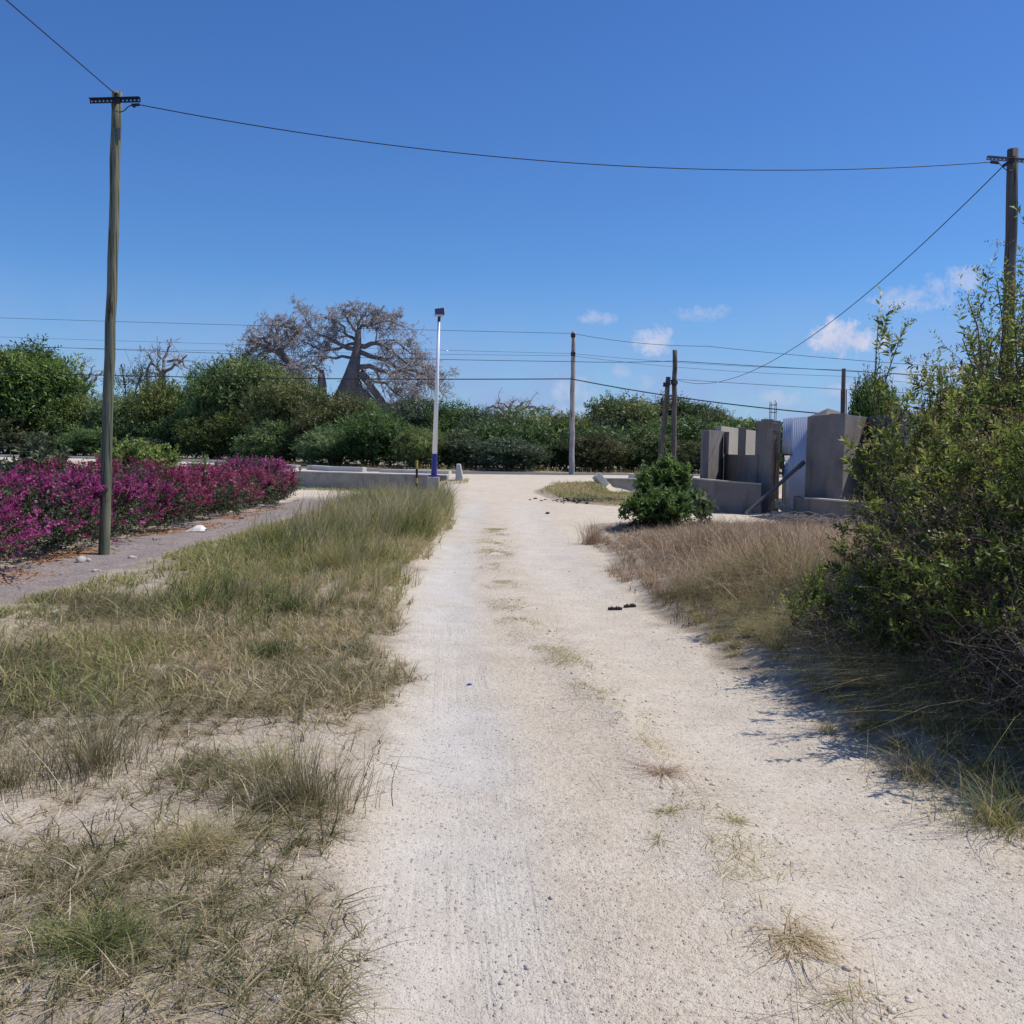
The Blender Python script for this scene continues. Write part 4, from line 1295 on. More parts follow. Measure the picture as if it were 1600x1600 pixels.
for i, (bx, by, R, H, kind, lb) in enumerate(BG):
    bx += .30 if i < 7 else -.25; H *= .79; R *= 1.04 if i < 7 else .9; hseed = i
    g = np.random.default_rng(200 + i)
    e = empty('bougainvillea_bush', (bx, by, 0), lb, 'bush', 'bougainvillea hedge')
    nb = int(2300 if by < 20 else 1500)
    big = 1.0 if by < 20 else 1.3
    th = g.uniform(0, 2 * np.pi, nb); u = g.uniform(0, 1, nb)
    lump = 1 + .42 * (vnoise(th * 3 + i * 9, u * 4, 1, 71 + i) - .5) * 2
    ph = np.arccos(1 - u * 1.02)
    # boxy dome: steep sides, rounded top
    sx = np.sign(np.cos(th)) * np.abs(np.cos(th)) ** .75; sy = np.sign(np.sin(th)) * np.abs(np.sin(th)) ** .75
    sr = np.sin(ph) ** .6
    depth = g.uniform(.72, 1.03, nb)
    C = np.stack([bx + sx * sr * R * .86 * depth * lump, by + sy * sr * R * 1.1 * depth * lump, H * (np.cos(ph) ** .7 * .97 * depth) * (.90 + .25 * (lump - .85)) + .06], -1)
    D = unit(np.stack([sx * sr, sy * sr, np.cos(ph) + .25], -1) + g.normal(0, .35, (nb, 3)))
    leafV = sprigs(C, D, g.uniform(.12, .25, nb) * big, 9, .055 * big, .55, np.clip(g.normal(.42, .18, nb), 0, 1), 1.0, g)
    link('foliage', npmesh('foliage', leafV[0], leafV[1], {'tint': leafV[2]}), M['boug_leaf'], e)
    # flowering sprays: thick towards the top and in drifts
    nf = int(3000 if by < 20 else 1900)
    th = g.uniform(0, 2 * np.pi, nf); u = g.uniform(0, 1, nf) ** .85
    ph = np.arccos(1 - u)
    lump = 1 + .42 * (vnoise(th * 3 + i * 9, u * 4, 1, 71 + i) - .5) * 2
    sx = np.sign(np.cos(th)) * np.abs(np.cos(th)) ** .75; sy = np.sign(np.sin(th)) * np.abs(np.sin(th)) ** .75
    sr = np.sin(ph) ** .6
    C = np.stack([bx + sx * sr * R * .9 * lump, by + sy * sr * R * 1.13 * lump, H * (np.cos(ph) ** .7 * 1.0) * (.90 + .25 * (lump - .85)) + .08], -1)
    pr = sstep(.33, .57, fbm(th * 2.2 + i * 5, C[:, 2] * 2.6, .8, 90 + i)) * (.10 + .90 * sstep(.2, .8, C[:, 2] / H))
    if i in (5, 6): pr *= .55
    if i == 7: pr *= .25 + 1.2 * sstep(.6, .9, C[:, 2] / H)
    kp = g.uniform(0, 1, nf) < pr * 1.25
    C = C[kp]; n_ = len(C)
    D = unit(np.stack([sx * sr, sy * sr, np.cos(ph) + .5], -1)[kp] + g.normal(0, .3, (n_, 3)))
    C = C + D * g.uniform(-.02, .10, (n_, 1))
    fl = sprigs(C, D, g.uniform(.08, .18, n_) * big, 9, .045 * big, .85, np.clip(g.normal(.5, .2, n_), 0, 1), 1.3, g)
    # arching shoots that stand out of the hedge, flowering at their tips
    na = 34
    a0 = np.stack([bx + g.normal(0, .5 * R, na), by + g.normal(0, .6 * R, na), g.uniform(.55, .85, na) * H], -1)
    ad = unit(np.stack([g.normal(.15, .5, na), g.normal(0, .5, na), g.uniform(.5, 1.2, na)], -1))
    aL = g.uniform(.3, .62, na)
    s6 = np.linspace(0, 1, 6)
    ap = a0[:, None] + ad[:, None] * (aL[:, None] * s6)[..., None]
    ap[..., 2] -= (aL * .35)[:, None] * s6 ** 2.2
    link('shoots', npmesh('shoots', *curvetube(ap, np.broadcast_to(np.linspace(.006, .002, 6), (na, 6)), 4)), M['twig'], e)
    k4 = ap[:, 2:].reshape(-1, 3); dd4 = np.repeat(ad, 4, 0)
    fl2 = sprigs(k4, dd4, np.full(len(k4), .12), 8, .045 * big, .85, np.clip(g.normal(.55, .2, len(k4)), 0, 1), 1.3, g)
    fl = join3([fl, fl2])
    link('blossom', npmesh('blossom', fl[0], fl[1], {'tint': fl[2]}), M['bract_magenta' if kind == 'm' else 'bract_crimson'], e)
    ns = 60
    b0 = np.stack([bx + g.normal(0, .35, ns), by + g.normal(0, .4, ns), np.full(ns, -.05)], -1)
    e0 = np.stack([bx + g.normal(0, .5 * R, ns), by + g.normal(0, .55 * R, ns), g.uniform(.4, .95, ns) * H], -1)
    s_ = np.linspace(0, 1, 5)[None, :, None]
    pl = b0[:, None] * (1 - s_) + e0[:, None] * s_ + g.normal(0, .05, (ns, 5, 3)) * s_
    link('stems', npmesh('stems', *curvetube(pl, np.broadcast_to(np.linspace(.018, .005, 5), (ns, 5)), 4)), M['twig'], e)


# ------------------------------------------------------------------ near shrubs
def shrub(name, label, cx, cy, R, H, seed, nstem=70, side=5, nl=15, ll=.065, lw=.34, mat='shrub_leaf', leaf_low=.35, flowers=.25, dead=900,
          grp='flowering shrubs at the right roadside', tint=.5, sq=.75, lean=(0, 0), basr=.28, cat='shrub'):
    g = np.random.default_rng(seed)
    zb = zat(cx, cy)
    e = empty(name, (cx, cy, zb), label, cat, grp)
    K = 7
    th = g.uniform(0, 6.283, nstem); u = g.uniform(0.02, 1, nstem) ** .6
    el = g.uniform(.12, 1, nstem)
    ex = np.cos(th) * R * u; ey = np.sin(th) * R * u
    ez = H * (1 - (u ** 2.2) * sq * g.uniform(.6, 1.1, nstem)) * g.uniform(.72, 1.04, nstem)
    E = np.stack([cx + ex + lean[0], cy + ey + lean[1], zb + np.maximum(ez, .25)], -1)
    B = np.stack([cx + np.cos(th) * R * basr * g.uniform(0, 1, nstem), cy + np.sin(th) * R * basr * g.uniform(0, 1, nstem), np.full(nstem, zb - .05)], -1)
    s = np.linspace(0, 1, K)[None, :, None]
    PL = B[:, None] * (1 - s) + E[:, None] * s
    PL[:, :, 2] += (s[:, :, 0] * (1 - s[:, :, 0])) * H * .35
    PL += g.normal(0, .045, PL.shape) * s
    bend = g.normal(0, .16, (nstem, 1, 3)) * np.array([1, 1, .3]) * R
    PL += bend * np.sin(s * 2.6)
    RR = np.broadcast_to(np.linspace(.013, .004, K), (nstem, K)).copy()
    c1, r1 = spawn(PL, RR, side, g, .26, .6, up=.55, t0=leaf_low, K=5, keep=.7, wig=.05)
    parts = [curvetube(PL, RR, 5), curvetube(c1, r1, 4)]
    link('stems', npmesh('stems', *merge(parts)), M['twig'], e)
    allp = np.concatenate([PL[:, ::1][:, -5:], c1])
    seg = np.linalg.norm(np.diff(allp, axis=1), axis=2).sum(1)
    # leafy ends: two sprigs per twig
    Cb = np.concatenate([allp[:, 1], allp[:, 3]]); Ax = np.concatenate([allp[:, 3] - allp[:, 1], allp[:, 4] - allp[:, 3]])
    Lg = np.concatenate([seg * .5, np.maximum(seg * .35, .12)])
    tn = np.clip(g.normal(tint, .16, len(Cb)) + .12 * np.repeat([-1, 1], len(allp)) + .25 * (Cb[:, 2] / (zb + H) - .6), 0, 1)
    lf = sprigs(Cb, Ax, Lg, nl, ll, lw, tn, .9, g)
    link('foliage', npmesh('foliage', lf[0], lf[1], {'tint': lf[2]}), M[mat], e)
    if flowers:
        ends = allp[g.uniform(0, 1, len(allp)) < flowers][:, -1]
        m_ = 34
        c = ends[:, None] + g.normal(0, 1, (len(ends), m_, 3)) * np.array([.042, .042, .014]) + np.array([0, 0, .03])
        n_ = len(ends) * m_
        D = unit(np.array([0, 0, 1.0]) + g.normal(0, .6, (n_, 3)))
        tn = np.clip(np.repeat(g.uniform(0.1, 1, len(ends)), m_) + g.normal(0, .1, n_), 0, 1)
        fl = leafmesh(c.reshape(-1, 3), D, rdir(n_, g), g.uniform(.010, .02, n_), g.uniform(.008, .014, n_), tn)
        q0 = ends[:, None] + (c - ends[:, None]) * 0; sl_ = np.stack([np.repeat(ends - np.array([0, 0, .04]), 6, 0), c[:, :6].reshape(-1, 3)], 1)
        link('flower_heads', npmesh('flower_heads', fl[0], fl[1], {'tint': fl[2]}), M['flower'], e)
    if dead:
        th = g.uniform(0, 6.283, dead); rr_ = np.sqrt(g.uniform(0, 1, dead)) * R * .92
        zz_ = g.uniform(.0, .72, dead) ** .8 * H * (1 - .5 * (rr_ / R) ** 2)
        c = np.stack([cx + np.cos(th) * rr_, cy + np.sin(th) * rr_, zb + zz_], -1)
        d = unit(np.stack([np.cos(th), np.sin(th), g.uniform(-.2, 1.0, dead)], -1) * .6 + g.normal(0, .8, (dead, 3)))
        L = g.uniform(.08, .32, dead)
        s5 = np.linspace(0, 1, 4)
        pl = c[:, None] + d[:, None] * (L[:, None] * s5)[..., None] + g.normal(0, .03, (dead, 4, 3)) * s5[None, :, None]
        rad = np.broadcast_to(np.linspace(.0024, .0010, 4), (dead, 4))
        link('dead_twigs', npmesh('dead_twigs', *curvetube(pl, rad, 3)), M['dry_branch'], e)
        dl = sprigs(pl[:, 1], d, L * .7, 6, ll * .62, .38, np.clip(g.normal(.35, .25, dead), 0, 1), 1.3, g)
        link('dry_foliage', npmesh('dry_foliage', dl[0], dl[1], {'tint': dl[2]}), M['dry_leaf'], e)
    return e


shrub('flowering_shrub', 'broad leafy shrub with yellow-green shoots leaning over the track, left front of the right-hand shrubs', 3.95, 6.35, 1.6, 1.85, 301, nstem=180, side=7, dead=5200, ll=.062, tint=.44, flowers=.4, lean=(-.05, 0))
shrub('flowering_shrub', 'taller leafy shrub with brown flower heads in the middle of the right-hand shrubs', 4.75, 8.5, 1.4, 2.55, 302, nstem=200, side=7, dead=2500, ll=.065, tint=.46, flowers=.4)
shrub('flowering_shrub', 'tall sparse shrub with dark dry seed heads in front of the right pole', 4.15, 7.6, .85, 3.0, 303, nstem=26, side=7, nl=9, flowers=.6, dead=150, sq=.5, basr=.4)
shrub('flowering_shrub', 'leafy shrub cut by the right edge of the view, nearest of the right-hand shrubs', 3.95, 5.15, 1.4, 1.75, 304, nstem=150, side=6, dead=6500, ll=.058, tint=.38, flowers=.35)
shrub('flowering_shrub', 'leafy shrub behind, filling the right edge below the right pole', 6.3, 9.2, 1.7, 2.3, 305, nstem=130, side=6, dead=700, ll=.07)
shrub('flowering_shrub', 'single tall flower stem rising left of the right-hand shrubs, before the dark tree', 3.3, 8.6, .22, 2.5, 306, nstem=5, side=3, nl=16, flowers=1, dead=0, sq=.2, ll=.08)
shrub('flowering_shrub', 'low bright green leafy shoots in front of the right planter wall', 3.8, 8.0, .45, 1.5, 307, nstem=22, side=4, nl=18, flowers=.1, dead=250, tint=.62, ll=.075)
shrub('low_shrub', 'low dark green scrambling shrub at the track edge under the right-hand shrubs', 2.7, 6.6, .75, .70, 308, nstem=45, side=5, ll=.05, flowers=0, dead=500, tint=.35)
shrub('low_shrub', 'low tangled shrub with dry twigs, at the foot of the right-hand shrubs', 3.45, 5.7, .95, .95, 316, nstem=70, side=5, ll=.05, flowers=0, dead=2600, tint=.35)
shrub('low_shrub', 'brown twiggy low shrub at the right edge, above the yellow-green tussock', 3.35, 4.75, 1.0, 1.05, 317, nstem=70, side=5, ll=.05, flowers=0, dead=2600, tint=.3)
# round bush
shrub('round_bush', 'round dense green bush standing alone before the notched gateway wall', 2.88, 18.6, .66, .72, 309, nstem=120, side=7, nl=12, ll=.075, lw=.5, mat='dark_leaf', flowers=0, dead=0, grp='bushes by the gateway', tint=.5, sq=.62, leaf_low=.1)
shrub('round_bush', 'upper shoots of a second green bush just behind the round bush', 3.12, 19.3, .52, 1.36, 310, nstem=55, side=6, nl=12, ll=.085, lw=.5, mat='dark_leaf', flowers=0, dead=0, grp='bushes by the gateway', tint=.6, sq=.4)
shrub('sapling', 'grey-green broad leaved sapling right of the round bush', 3.85, 19.4, .25, .8, 311, nstem=6, side=2, nl=9, ll=.16, lw=.6, mat='grey_leaf', flowers=0, dead=0, grp='bushes by the gateway', tint=.8)
# plants behind the hedge
shrub('lime_bush', 'pale yellow-green bush behind the hedge, right of the left utility pole', -9.2, 23.2, 1.1, 1.6, 312, nstem=80, side=6, nl=12, ll=.10, lw=.5, mat='lime_leaf', flowers=0, dead=0, grp='plants behind the hedge', tint=.6, sq=.5)
shrub('papaya_plant', 'blue-green broad-leaved plant behind the left end of the hedge', -11.3, 22.5, .95, 1.6, 313, nstem=30, side=4, nl=10, ll=.20, lw=.4, mat='grey_leaf', flowers=0, dead=0, grp='plants behind the hedge', tint=.6)
shrub('sapling', 'small feathery sapling behind the middle of the hedge', -9.9, 31, .9, 1.25, 314, nstem=16, side=4, nl=12, ll=.12, lw=.35, mat='lime_leaf', flowers=0, dead=60, grp='plants behind the hedge', tint=.4)
shrub('sapling', 'thin dark sapling behind the right part of the hedge', -10.6, 34, .8, 1.05, 315, nstem=16, side=4, nl=12, ll=.12, lw=.35, mat='dark_leaf', flowers=0, dead=60, grp='plants behind the hedge', tint=.4)


def agave(x, y, r, h, label, seed, n=34):
    g = np.random.default_rng(seed)
    z = zat(x, y)
    th = g.uniform(0, 6.28, n); ln = g.uniform(.25, 1.3, n)
    V, Q, T = blades(np.full(n, x) + .05 * np.cos(th), np.full(n, y) + .05 * np.sin(th), np.full(n, z), g.uniform(.7, 1, n) * h, ln, th, g.uniform(.03, .045, n), g.uniform(.1, .5, n), 4, g)
    return tag(link('spiky_plant', npmesh('spiky_plant', V, Q, {'tint': T}), M['dark_leaf']), label, 'plant', 'plants behind the hedge')


agave(-8.6, 21.5, .5, 1.5, 'spiky dark plant with long thin leaves between the left pole and the lime bush', 401)
agave(-8.7, 33.0, .4, 1.0, 'spiky plant before the retaining wall, left of the last bougainvillea', 402)
agave(-9.6, 33.6, .4, .8, 'small spiky plant behind the far end of the hedge', 403)

# ------------------------------------------------------------------ grass
def scatter(n, x0, x1, y0, y1, prob, g):
    X = g.uniform(x0, x1, n); Y = y0 + (y1 - y0) * g.uniform(0, 1, n)
    k_ = g.uniform(0, 1, n) < prob(X, Y)
    return X[k_], Y[k_]


g = np.random.default_rng(500)
parts = []


def clump(X, Y, s, amt, seed):
    """pull points towards irregular clump centres"""
    cx = (np.floor(X / s) + .5 + (_hash(np.floor(X / s), np.floor(Y / s), seed) - .5) * .8) * s
    cy = (np.floor(Y / s) + .5 + (_hash(np.floor(X / s), np.floor(Y / s), seed + 5) - .5) * .8) * s
    return X + (cx - X) * amt, Y + (cy - Y) * amt


def verge_mask(X, Y):
    d = -road_d(X, Y) + (fbm(X, Y, .7, 101) - .5) * .7
    return sstep(-.12, .10, d)


# 1 low mat of dry and green grass, near
def prob1(X, Y):
    v = verge_mask(X, Y) * (X < 0)
    bare = bare_f(X, Y)
    return v * (1 - .95 * bare) * (.30 + .70 * sstep(.35, .6, fbm(X, Y, .5, 104))) * (path_d(X, Y) < -.05)


X, Y = scatter(340000, -5.4, .1, 1.7, 9.5, prob1, g)
X, Y = clump(X, Y, .13, .6, 1)
n = len(X)
pt = fbm(X, Y, 1.1, 105)
gr = sstep(.38, .56, pt)
H = (.022 + .10 * g.uniform(0, 1, n) ** 1.6) * (1 + .6 * gr) * (.6 + .9 * fbm(X, Y, .6, 107))
tint = np.clip(.66 - .42 * gr * g.uniform(.1, 1.1, n) + g.normal(0, .22, n), 0.0, 1)
parts.append(blades(X, Y, height(X, Y), H, g.uniform(.3, 2.6, n), g.uniform(0, 6.28, n), .0018 + .008 * g.uniform(0, 1, n) ** 2.2, tint, 3, g))
# lying straw
X, Y = scatter(130000, -5.4, .3, 1.7, 10, lambda x, y: verge_mask(x, y) * (path_d(x, y) < 0) * .6 * (1 - .85 * bare_f(x, y)) * (.15 + .85 * sstep(.42, .58, fbm(x, y, .45, 109))), g)
n = len(X)
parts.append(blades(X, Y, height(X, Y) + .012, g.uniform(.012, .035, n), g.uniform(1.5, 5, n), g.uniform(0, 6.28, n), .0015 + .008 * g.uniform(0, 1, n) ** 2, np.clip(g.normal(.80, .25, n), 0, 1), 3, g))
o = join3(parts)
tag(link('verge_grass', npmesh('verge_grass', o[0], o[1], {'tint': o[2]}), M['verge_grass']), 'short dry and green grass with bare sandy patches on the near left verge', 'grass', kind='stuff')


# 2 denser meadow further off
def prob2(X, Y):
    v = verge_mask(X, Y) * (X < 0) * (path_d(X, Y) < -.1) * sstep(29.0, 27.0, Y)
    gap = sstep(.50, .60, fbm(X, Y, 1.3, 117)) * sstep(-2.2, -3.4, X) * (Y < 13)
    return v * (.30 + .70 * sstep(.32, .5, fbm(X, Y, .8, 114))) * (1 - .88 * gap)


parts = []
X, Y = scatter(120000, -5.0, -.4, 5.4, 29, prob2, g)
X, Y = clump(X, Y, .22, .40, 2)
n = len(X)
pt = fbm(X, Y, 1.8, 115)
gr = sstep(.30, .52, pt) * (1 - sstep(13, 20, Y) * .6)
H = (g.uniform(.08, .22, n) * (1 + .4 * gr)) * (1 + .4 * sstep(10, 16, Y)) * (1 - .45 * sstep(-3.8, -4.6, X))
tint = np.clip(.80 - .50 * gr * g.uniform(.2, 1.1, n) + g.normal(0, .17, n) + .35 * (fbm(X, Y, .3, 118) - .5), 0.05, 1)
parts.append(blades(X, Y, height(X, Y), H, g.uniform(.15, 1.6, n), g.uniform(0, 6.28, n), g.uniform(.005, .012, n) * (1 + .06 * (Y - 6)), tint, 3, g))
o = join3(parts)
tag(link('meadow_grass', npmesh('meadow_grass', o[0], o[1], {'tint': o[2]}), M['grass']), 'yellow-green knee-low grass covering the left verge between footpath and track', 'grass', kind='stuff')


# 3 tall wispy grass by the track
def prob3(X, Y):
    d = XL(Y) - X
    band = sstep(-.15, .15, d) * (1 - sstep(1.6, 2.7, d + (fbm(X, Y, 1.5, 121) - .5)))
    yy = sstep(7.0, 9.5, Y) * sstep(28.5, 26.5, Y)
    return band * yy * (.05 + .95 * sstep(.50, .64, fbm(X, Y, 1.2, 122) + .14 * sstep(12, 16, Y)))


X, Y = scatter(80000, -5, -.6, 6.5, 29, prob3, g)
X, Y = clump(X, Y, .32, .6, 3)
n = len(X)
hh = (.32 + .38 * sstep(10, 15, Y)) * (.45 + 1.1 * fbm(X, Y, .8, 123))
tint = np.clip(g.normal(.64, .26, n) + .9 * (fbm(X, Y, .45, 127) - .5) - .30 * sstep(.5, .7, fbm(X, Y, 1.3, 124)), 0, 1)
o = blades(X, Y, height(X, Y), hh * g.uniform(.4, 1.15, n), np.where(g.uniform(0, 1, n) < .25, g.uniform(.6, 2.2, n), g.uniform(.05, .6, n)), g.normal(.2, 1.1, n) + 4 * (vnoise(X, Y, .5, 129) - .5), g.uniform(.004, .009, n) * (1 + .05 * (Y - 8)), tint, 4, g)
tag(link('tall_grass', npmesh('tall_grass', o[0], o[1], {'tint': o[2]}), M['grass']), 'tall wispy brownish grass lining the left side of the track', 'grass', kind='stuff')


# 4 russet grass right of the track
def prob4(X, Y):
    d = X - XR(Y) + (fbm(X, Y, .8, 131) - .5) * .5
    a_ = sstep(-.12, .12, d) * sstep(8.0, 9.6, Y - .25 * (X - 2)) * sstep(20.0, 19.2, Y - .25 * np.maximum(X - 4.5, 0)) * sstep(8.2, 7.0, X)
    return a_ * (.4 + .6 * sstep(.35, .5, fbm(X, Y, 1.0, 132)))


X, Y = scatter(125000, 1.2, 8.2, 8, 21.5, prob4, g)
X, Y = clump(X, Y, .3, .3, 4)
n = len(X)
d_ = X - XR(Y)
hh = (.18 + .42 * sstep(.1, 1.3, d_)) * (.45 + 1.1 * fbm(X, Y, .7, 133)) * (1 - .66 * sstep(11.5, 18.0, Y))
tint = np.clip(g.normal(.58, .27, n) + 1.0 * (fbm(X, Y, .35, 137) - .5) - .45 * sstep(.60, .72, fbm(X, Y, 1.6, 134)), 0, 1)
o1 = blades(X, Y, height(X, Y), hh * g.uniform(.5, 1.1, n), np.where(g.uniform(0, 1, n) < .35, g.uniform(.8, 2.8, n), g.uniform(.1, 1.0, n)), g.uniform(0, 6.28, n) + 3 * (vnoise(X, Y, .4, 139) - .5), .003 + .008 * g.uniform(0, 1, n) ** 1.5, tint, 4, g)
X2, Y2 = scatter(16000, 1.2, 8.2, 8, 21.5, lambda x, y: prob4(x, y) * sstep(.2, .9, x - XR(y)), g)
n2_ = len(X2)
o2 = blades(X2, Y2, height(X2, Y2), g.uniform(.3, .85, n2_) * (1 - .66 * sstep(11.5, 18.0, Y2)), g.uniform(.3, 2.0, n2_), g.uniform(0, 6.28, n2_), g.uniform(.004, .007, n2_) * (1 + .05 * (Y2 - 8)), np.clip(g.normal(.92, .1, n2_), 0, 1), 5, g)
o1 = join3([o1, o2])
tag(link('russet_grass', npmesh('russet_grass', o1[0], o1[1], {'tint': o1[2]}), M['red_grass']), 'thick russet dry grass on the right of the track before the gateway', 'grass', kind='stuff')


# 5 dry grass under the near shrubs, hanging over the edge
def prob5(X, Y):
    d = X - XR(Y) + (fbm(X, Y, .6, 141) - .5) * .5 + .12 * (Y < 5.6)
    return sstep(.0, .3, d) * (Y < 10.5) * (.25 + .75 * sstep(.38, .55, fbm(X, Y, .7, 142)))


X, Y = scatter(150000, 1.6, 5.6, 3.0, 10.5, prob5, g)
X, Y = clump(X, Y, .28, .5, 5)
n = len(X)
d_ = X - XR(Y)
hh = (.12 + .46 * sstep(.1, 1.0, d_)) * (.3 + 1.3 * fbm(X, Y, .5, 143))
tint = np.clip(g.normal(.74, .22, n) - .5 * (g.uniform(0, 1, n) < .25), 0, 1)
o1 = blades(X, Y, height(X, Y), hh * g.uniform(.5, 1.15, n), g.uniform(.2, 2.4, n), g.uniform(0, 6.28, n), g.uniform(.002, .0055, n), tint, 4, g)
tag(link('shrub_foot_grass', npmesh('shrub_foot_grass', o1[0], o1[1], {'tint': o1[2]}), M['grass']), 'tangled dry grass at the foot of the right-hand shrubs', 'grass', kind='stuff')


# 6 grass on the island, wall foot, far roadside
def prob6(X, Y):
    a_ = sstep(0, .5, inpoly_d(X, Y, ISL) + (fbm(X, Y, 1.2, 151) - .5) * .8) * (1 - np.exp(-((X - 3.2) / 1.7) ** 4 - ((Y - 30.0) / 1.1) ** 4))
    b_ = sstep(0, .4, Y - (EDGE(X) - 1.3 - fbm(X, Y, 1.5, 152))) * (Y < EDGE(X) - .15) * (X < -1.7) * (X > -16)
    c_ = (Y > FAR(X) - .3) * (Y < FAR(X) + 3.5) * .5
    return np.maximum(np.maximum(a_ * .8, b_ * .8), c_)


X, Y = scatter(150000, -45, 14, 27, 84, prob6, g)
n = len(X)
fa = Y > FAR(X) - .3
Xi, Yi = scatter(42000, .4, 9.2, 26.5, 39, lambda x, y: sstep(0, .5, inpoly_d(x, y, ISL) + (fbm(x, y, 1.2, 151) - .5) * .8) * (1 - .9 * np.exp(-((x - 3.2) / 1.7) ** 4 - ((y - 30.0) / 1.1) ** 4)), g)
Xw, Yw = scatter(90000, -17, 2, 29, 56, lambda x, y: sstep(0, .4, y - (EDGE(x) - 1.6 - fbm(x, y, 1.5, 152))) * (y < EDGE(x) - .15) * (x < -1.7), g)
X = np.concatenate([X, Xi, Xw]); Y = np.concatenate([Y, Yi, Yw]); n = len(X); fa = Y > FAR(X) - .3
o1 = blades(X, Y, height(X, Y), g.uniform(.05, .20, n) * (1 + 1.5 * fa), g.uniform(.2, 1.6, n), g.uniform(0, 6.28, n), g.uniform(.012, .03, n), np.clip(g.normal(.66, .18, n) - .2 * (fbm(X, Y, 2, 155) > .55), 0, 1), 2, g)
tag(link('roadside_grass', npmesh('roadside_grass', o1[0], o1[1], {'tint': o1[2]}), M['grass']), 'short dry grass along the main road, its wall and the island at the junction', 'grass', kind='stuff')

# 7 weeds on the ridge between the wheel tracks
def prob7(X, Y):
    xc = np.interp(Y, TRY, TCX)
    w = .10 + .14 * vnoise(Y, Y * 0, 1.5, 161)
    return np.exp(-((X - xc) / w) ** 2) * sstep(.56, .70, fbm(X, Y, .45, 162)) * (Y < 21)


X, Y = scatter(150000, -1.2, 1.7, 2.3, 21, prob7, g)
n = len(X)
o1 = blades(X, Y, height(X, Y) + .004, g.uniform(.02, .07, n), g.uniform(.8, 3.5, n), g.uniform(0, 6.28, n), g.uniform(.002, .004, n) * (1 + .06 * (Y - 3)), np.clip(g.normal(.62, .2, n), 0, 1), 3, g)
tag(link('track_weeds', npmesh('track_weeds', o1[0], o1[1], {'tint': o1[2]}), M['grass']), 'withered weeds along the ridge between the wheel tracks', 'weeds', kind='stuff')


X, Y = scatter(60000, -1.0, 1.9, 2.3, 18, lambda x, y: np.exp(-((x - np.interp(y, TRY, TCX)) / .25) ** 2) * sstep(.52, .66, fbm(x, y, .4, 166)) * .25, g)
n = len(X)
o1 = blades(X, Y, height(X, Y) + .006, g.uniform(.03, .09, n), g.uniform(3, 9, n), g.uniform(0, 6.28, n), g.uniform(.0015, .0035, n) * (1 + .05 * (Y - 3)), np.clip(g.normal(.5, .35, n), 0, 1), 3, g)
tag(link('straw_debris', npmesh('straw_debris', o1[0], o1[1], {'tint': o1[2]}), M['dry_straw']), 'dark broken straws lying between the wheel tracks', 'straw', kind='stuff')


# countable tussocks
def tuft(px, py, n, h, r, lean, label, tint=(.6, .2), mat='grass', grp='tussocks on the left verge', wid=(.002, .0045), seed=0, azb=None, cat='tussock', nm='grass_tussock'):
    g = np.random.default_rng(600 + seed)
    c = G(px, py)
    th = g.uniform(0, 6.28, n); rr_ = np.abs(g.normal(0, r * .5, n))
    X = c[0] + np.cos(th) * rr_; Y = c[1] + np.sin(th) * rr_
    az = th + g.normal(0, .9 if lean[1] < 1.1 else 1.6, n) if azb is None else g.normal(azb, 1.3, n)
    V, Q, T = blades(X, Y, height(X, Y), (.2 + .8 * g.uniform(0, 1, n) ** 1.3) * h, g.uniform(lean[0], lean[1], n), az, g.uniform(*wid, n), np.clip(g.normal(*tint, n), 0, 1), 5, g)
    return tag(link(nm, npmesh(nm, V, Q, {'tint': T}), M[mat]), label, cat, grp)


tuft(145, 1200, 620, .44, .40, (.1, 1.0), 'big wiry tussock at the left, with brown stems fanning over a bare sandy patch', (.42, .24), mat='verge_grass', seed=1)
tuft(480, 1255, 560, .44, .32, (.05, .7), 'upright wiry tussock beside the track, in the middle of the near verge', (.45, .24), mat='verge_grass', seed=2)
tuft(10, 1230, 420, .34, .36, (.1, .9), 'wiry tussock cut by the left edge, beside a sandy patch', (.42, .24), mat='verge_grass', seed=3)
tuft(300, 1330, 900, .22, .22, (.4, 1.8), 'low straw-brown tussock in the middle of the near verge', (.72, .16), seed=4)
tuft(150, 1480, 800, .20, .2, (.4, 1.8), 'low dark green tussock in the lower left corner area', (.25, .2), seed=5)
tuft(60, 1060, 900, .14, .24, (.3, 1.4), 'low bright green grass clump near the left edge', (.08, .1), seed=6)
tuft(420, 1030, 900, .28, .25, (.2, 1.2), 'bright green leafy clump beside the tall brown grass at the track', (.12, .1), seed=7)
tuft(548, 1020, 500, .16, .16, (.3, 1.4), 'small bright green clump right at the edge of the track', (.10, .1), seed=8)
tuft(455, 960, 900, .38, .28, (.1, .9), 'blue-green fine grass tussock left of the track', (.12, .12), seed=9)
tuft(530, 900, 1200, .62, .30, (.05, .6), 'tall straw-coloured tussock at mid distance beside the track', (.62, .15), seed=10, wid=(.003, .006))
tuft(420, 1200, 500, .20, .2, (.4, 1.8), 'dry curled tuft left of the upright wiry tussock', (.68, .2), seed=11)
tuft(640, 835, 1200, .62, .45, (.05, .7), 'dark stemmed tall tussock close to the far end of the verge', (.45, .2), seed=12, wid=(.005, .010))
tuft(560, 800, 1500, .85, .6, (.05, .6), 'tallest dark green reed-like tussock, highest on the verge', (.35, .2), seed=13, wid=(.006, .012))
tuft(430, 860, 1200, .55, .5, (.05, .6), 'green reed-like tussock on the path side of the verge', (.35, .2), seed=14, wid=(.005, .010))
G2 = 'dead tufts on the dirt track'
tuft(1235, 1465, 380, .075, .16, (1.0, 4.0), 'largest flattened straw tuft on the track at the lower right', (.85, .12), grp=G2, wid=(.003, .006), seed=21, cat='dead tuft', nm='dead_tuft', azb=-1.0)
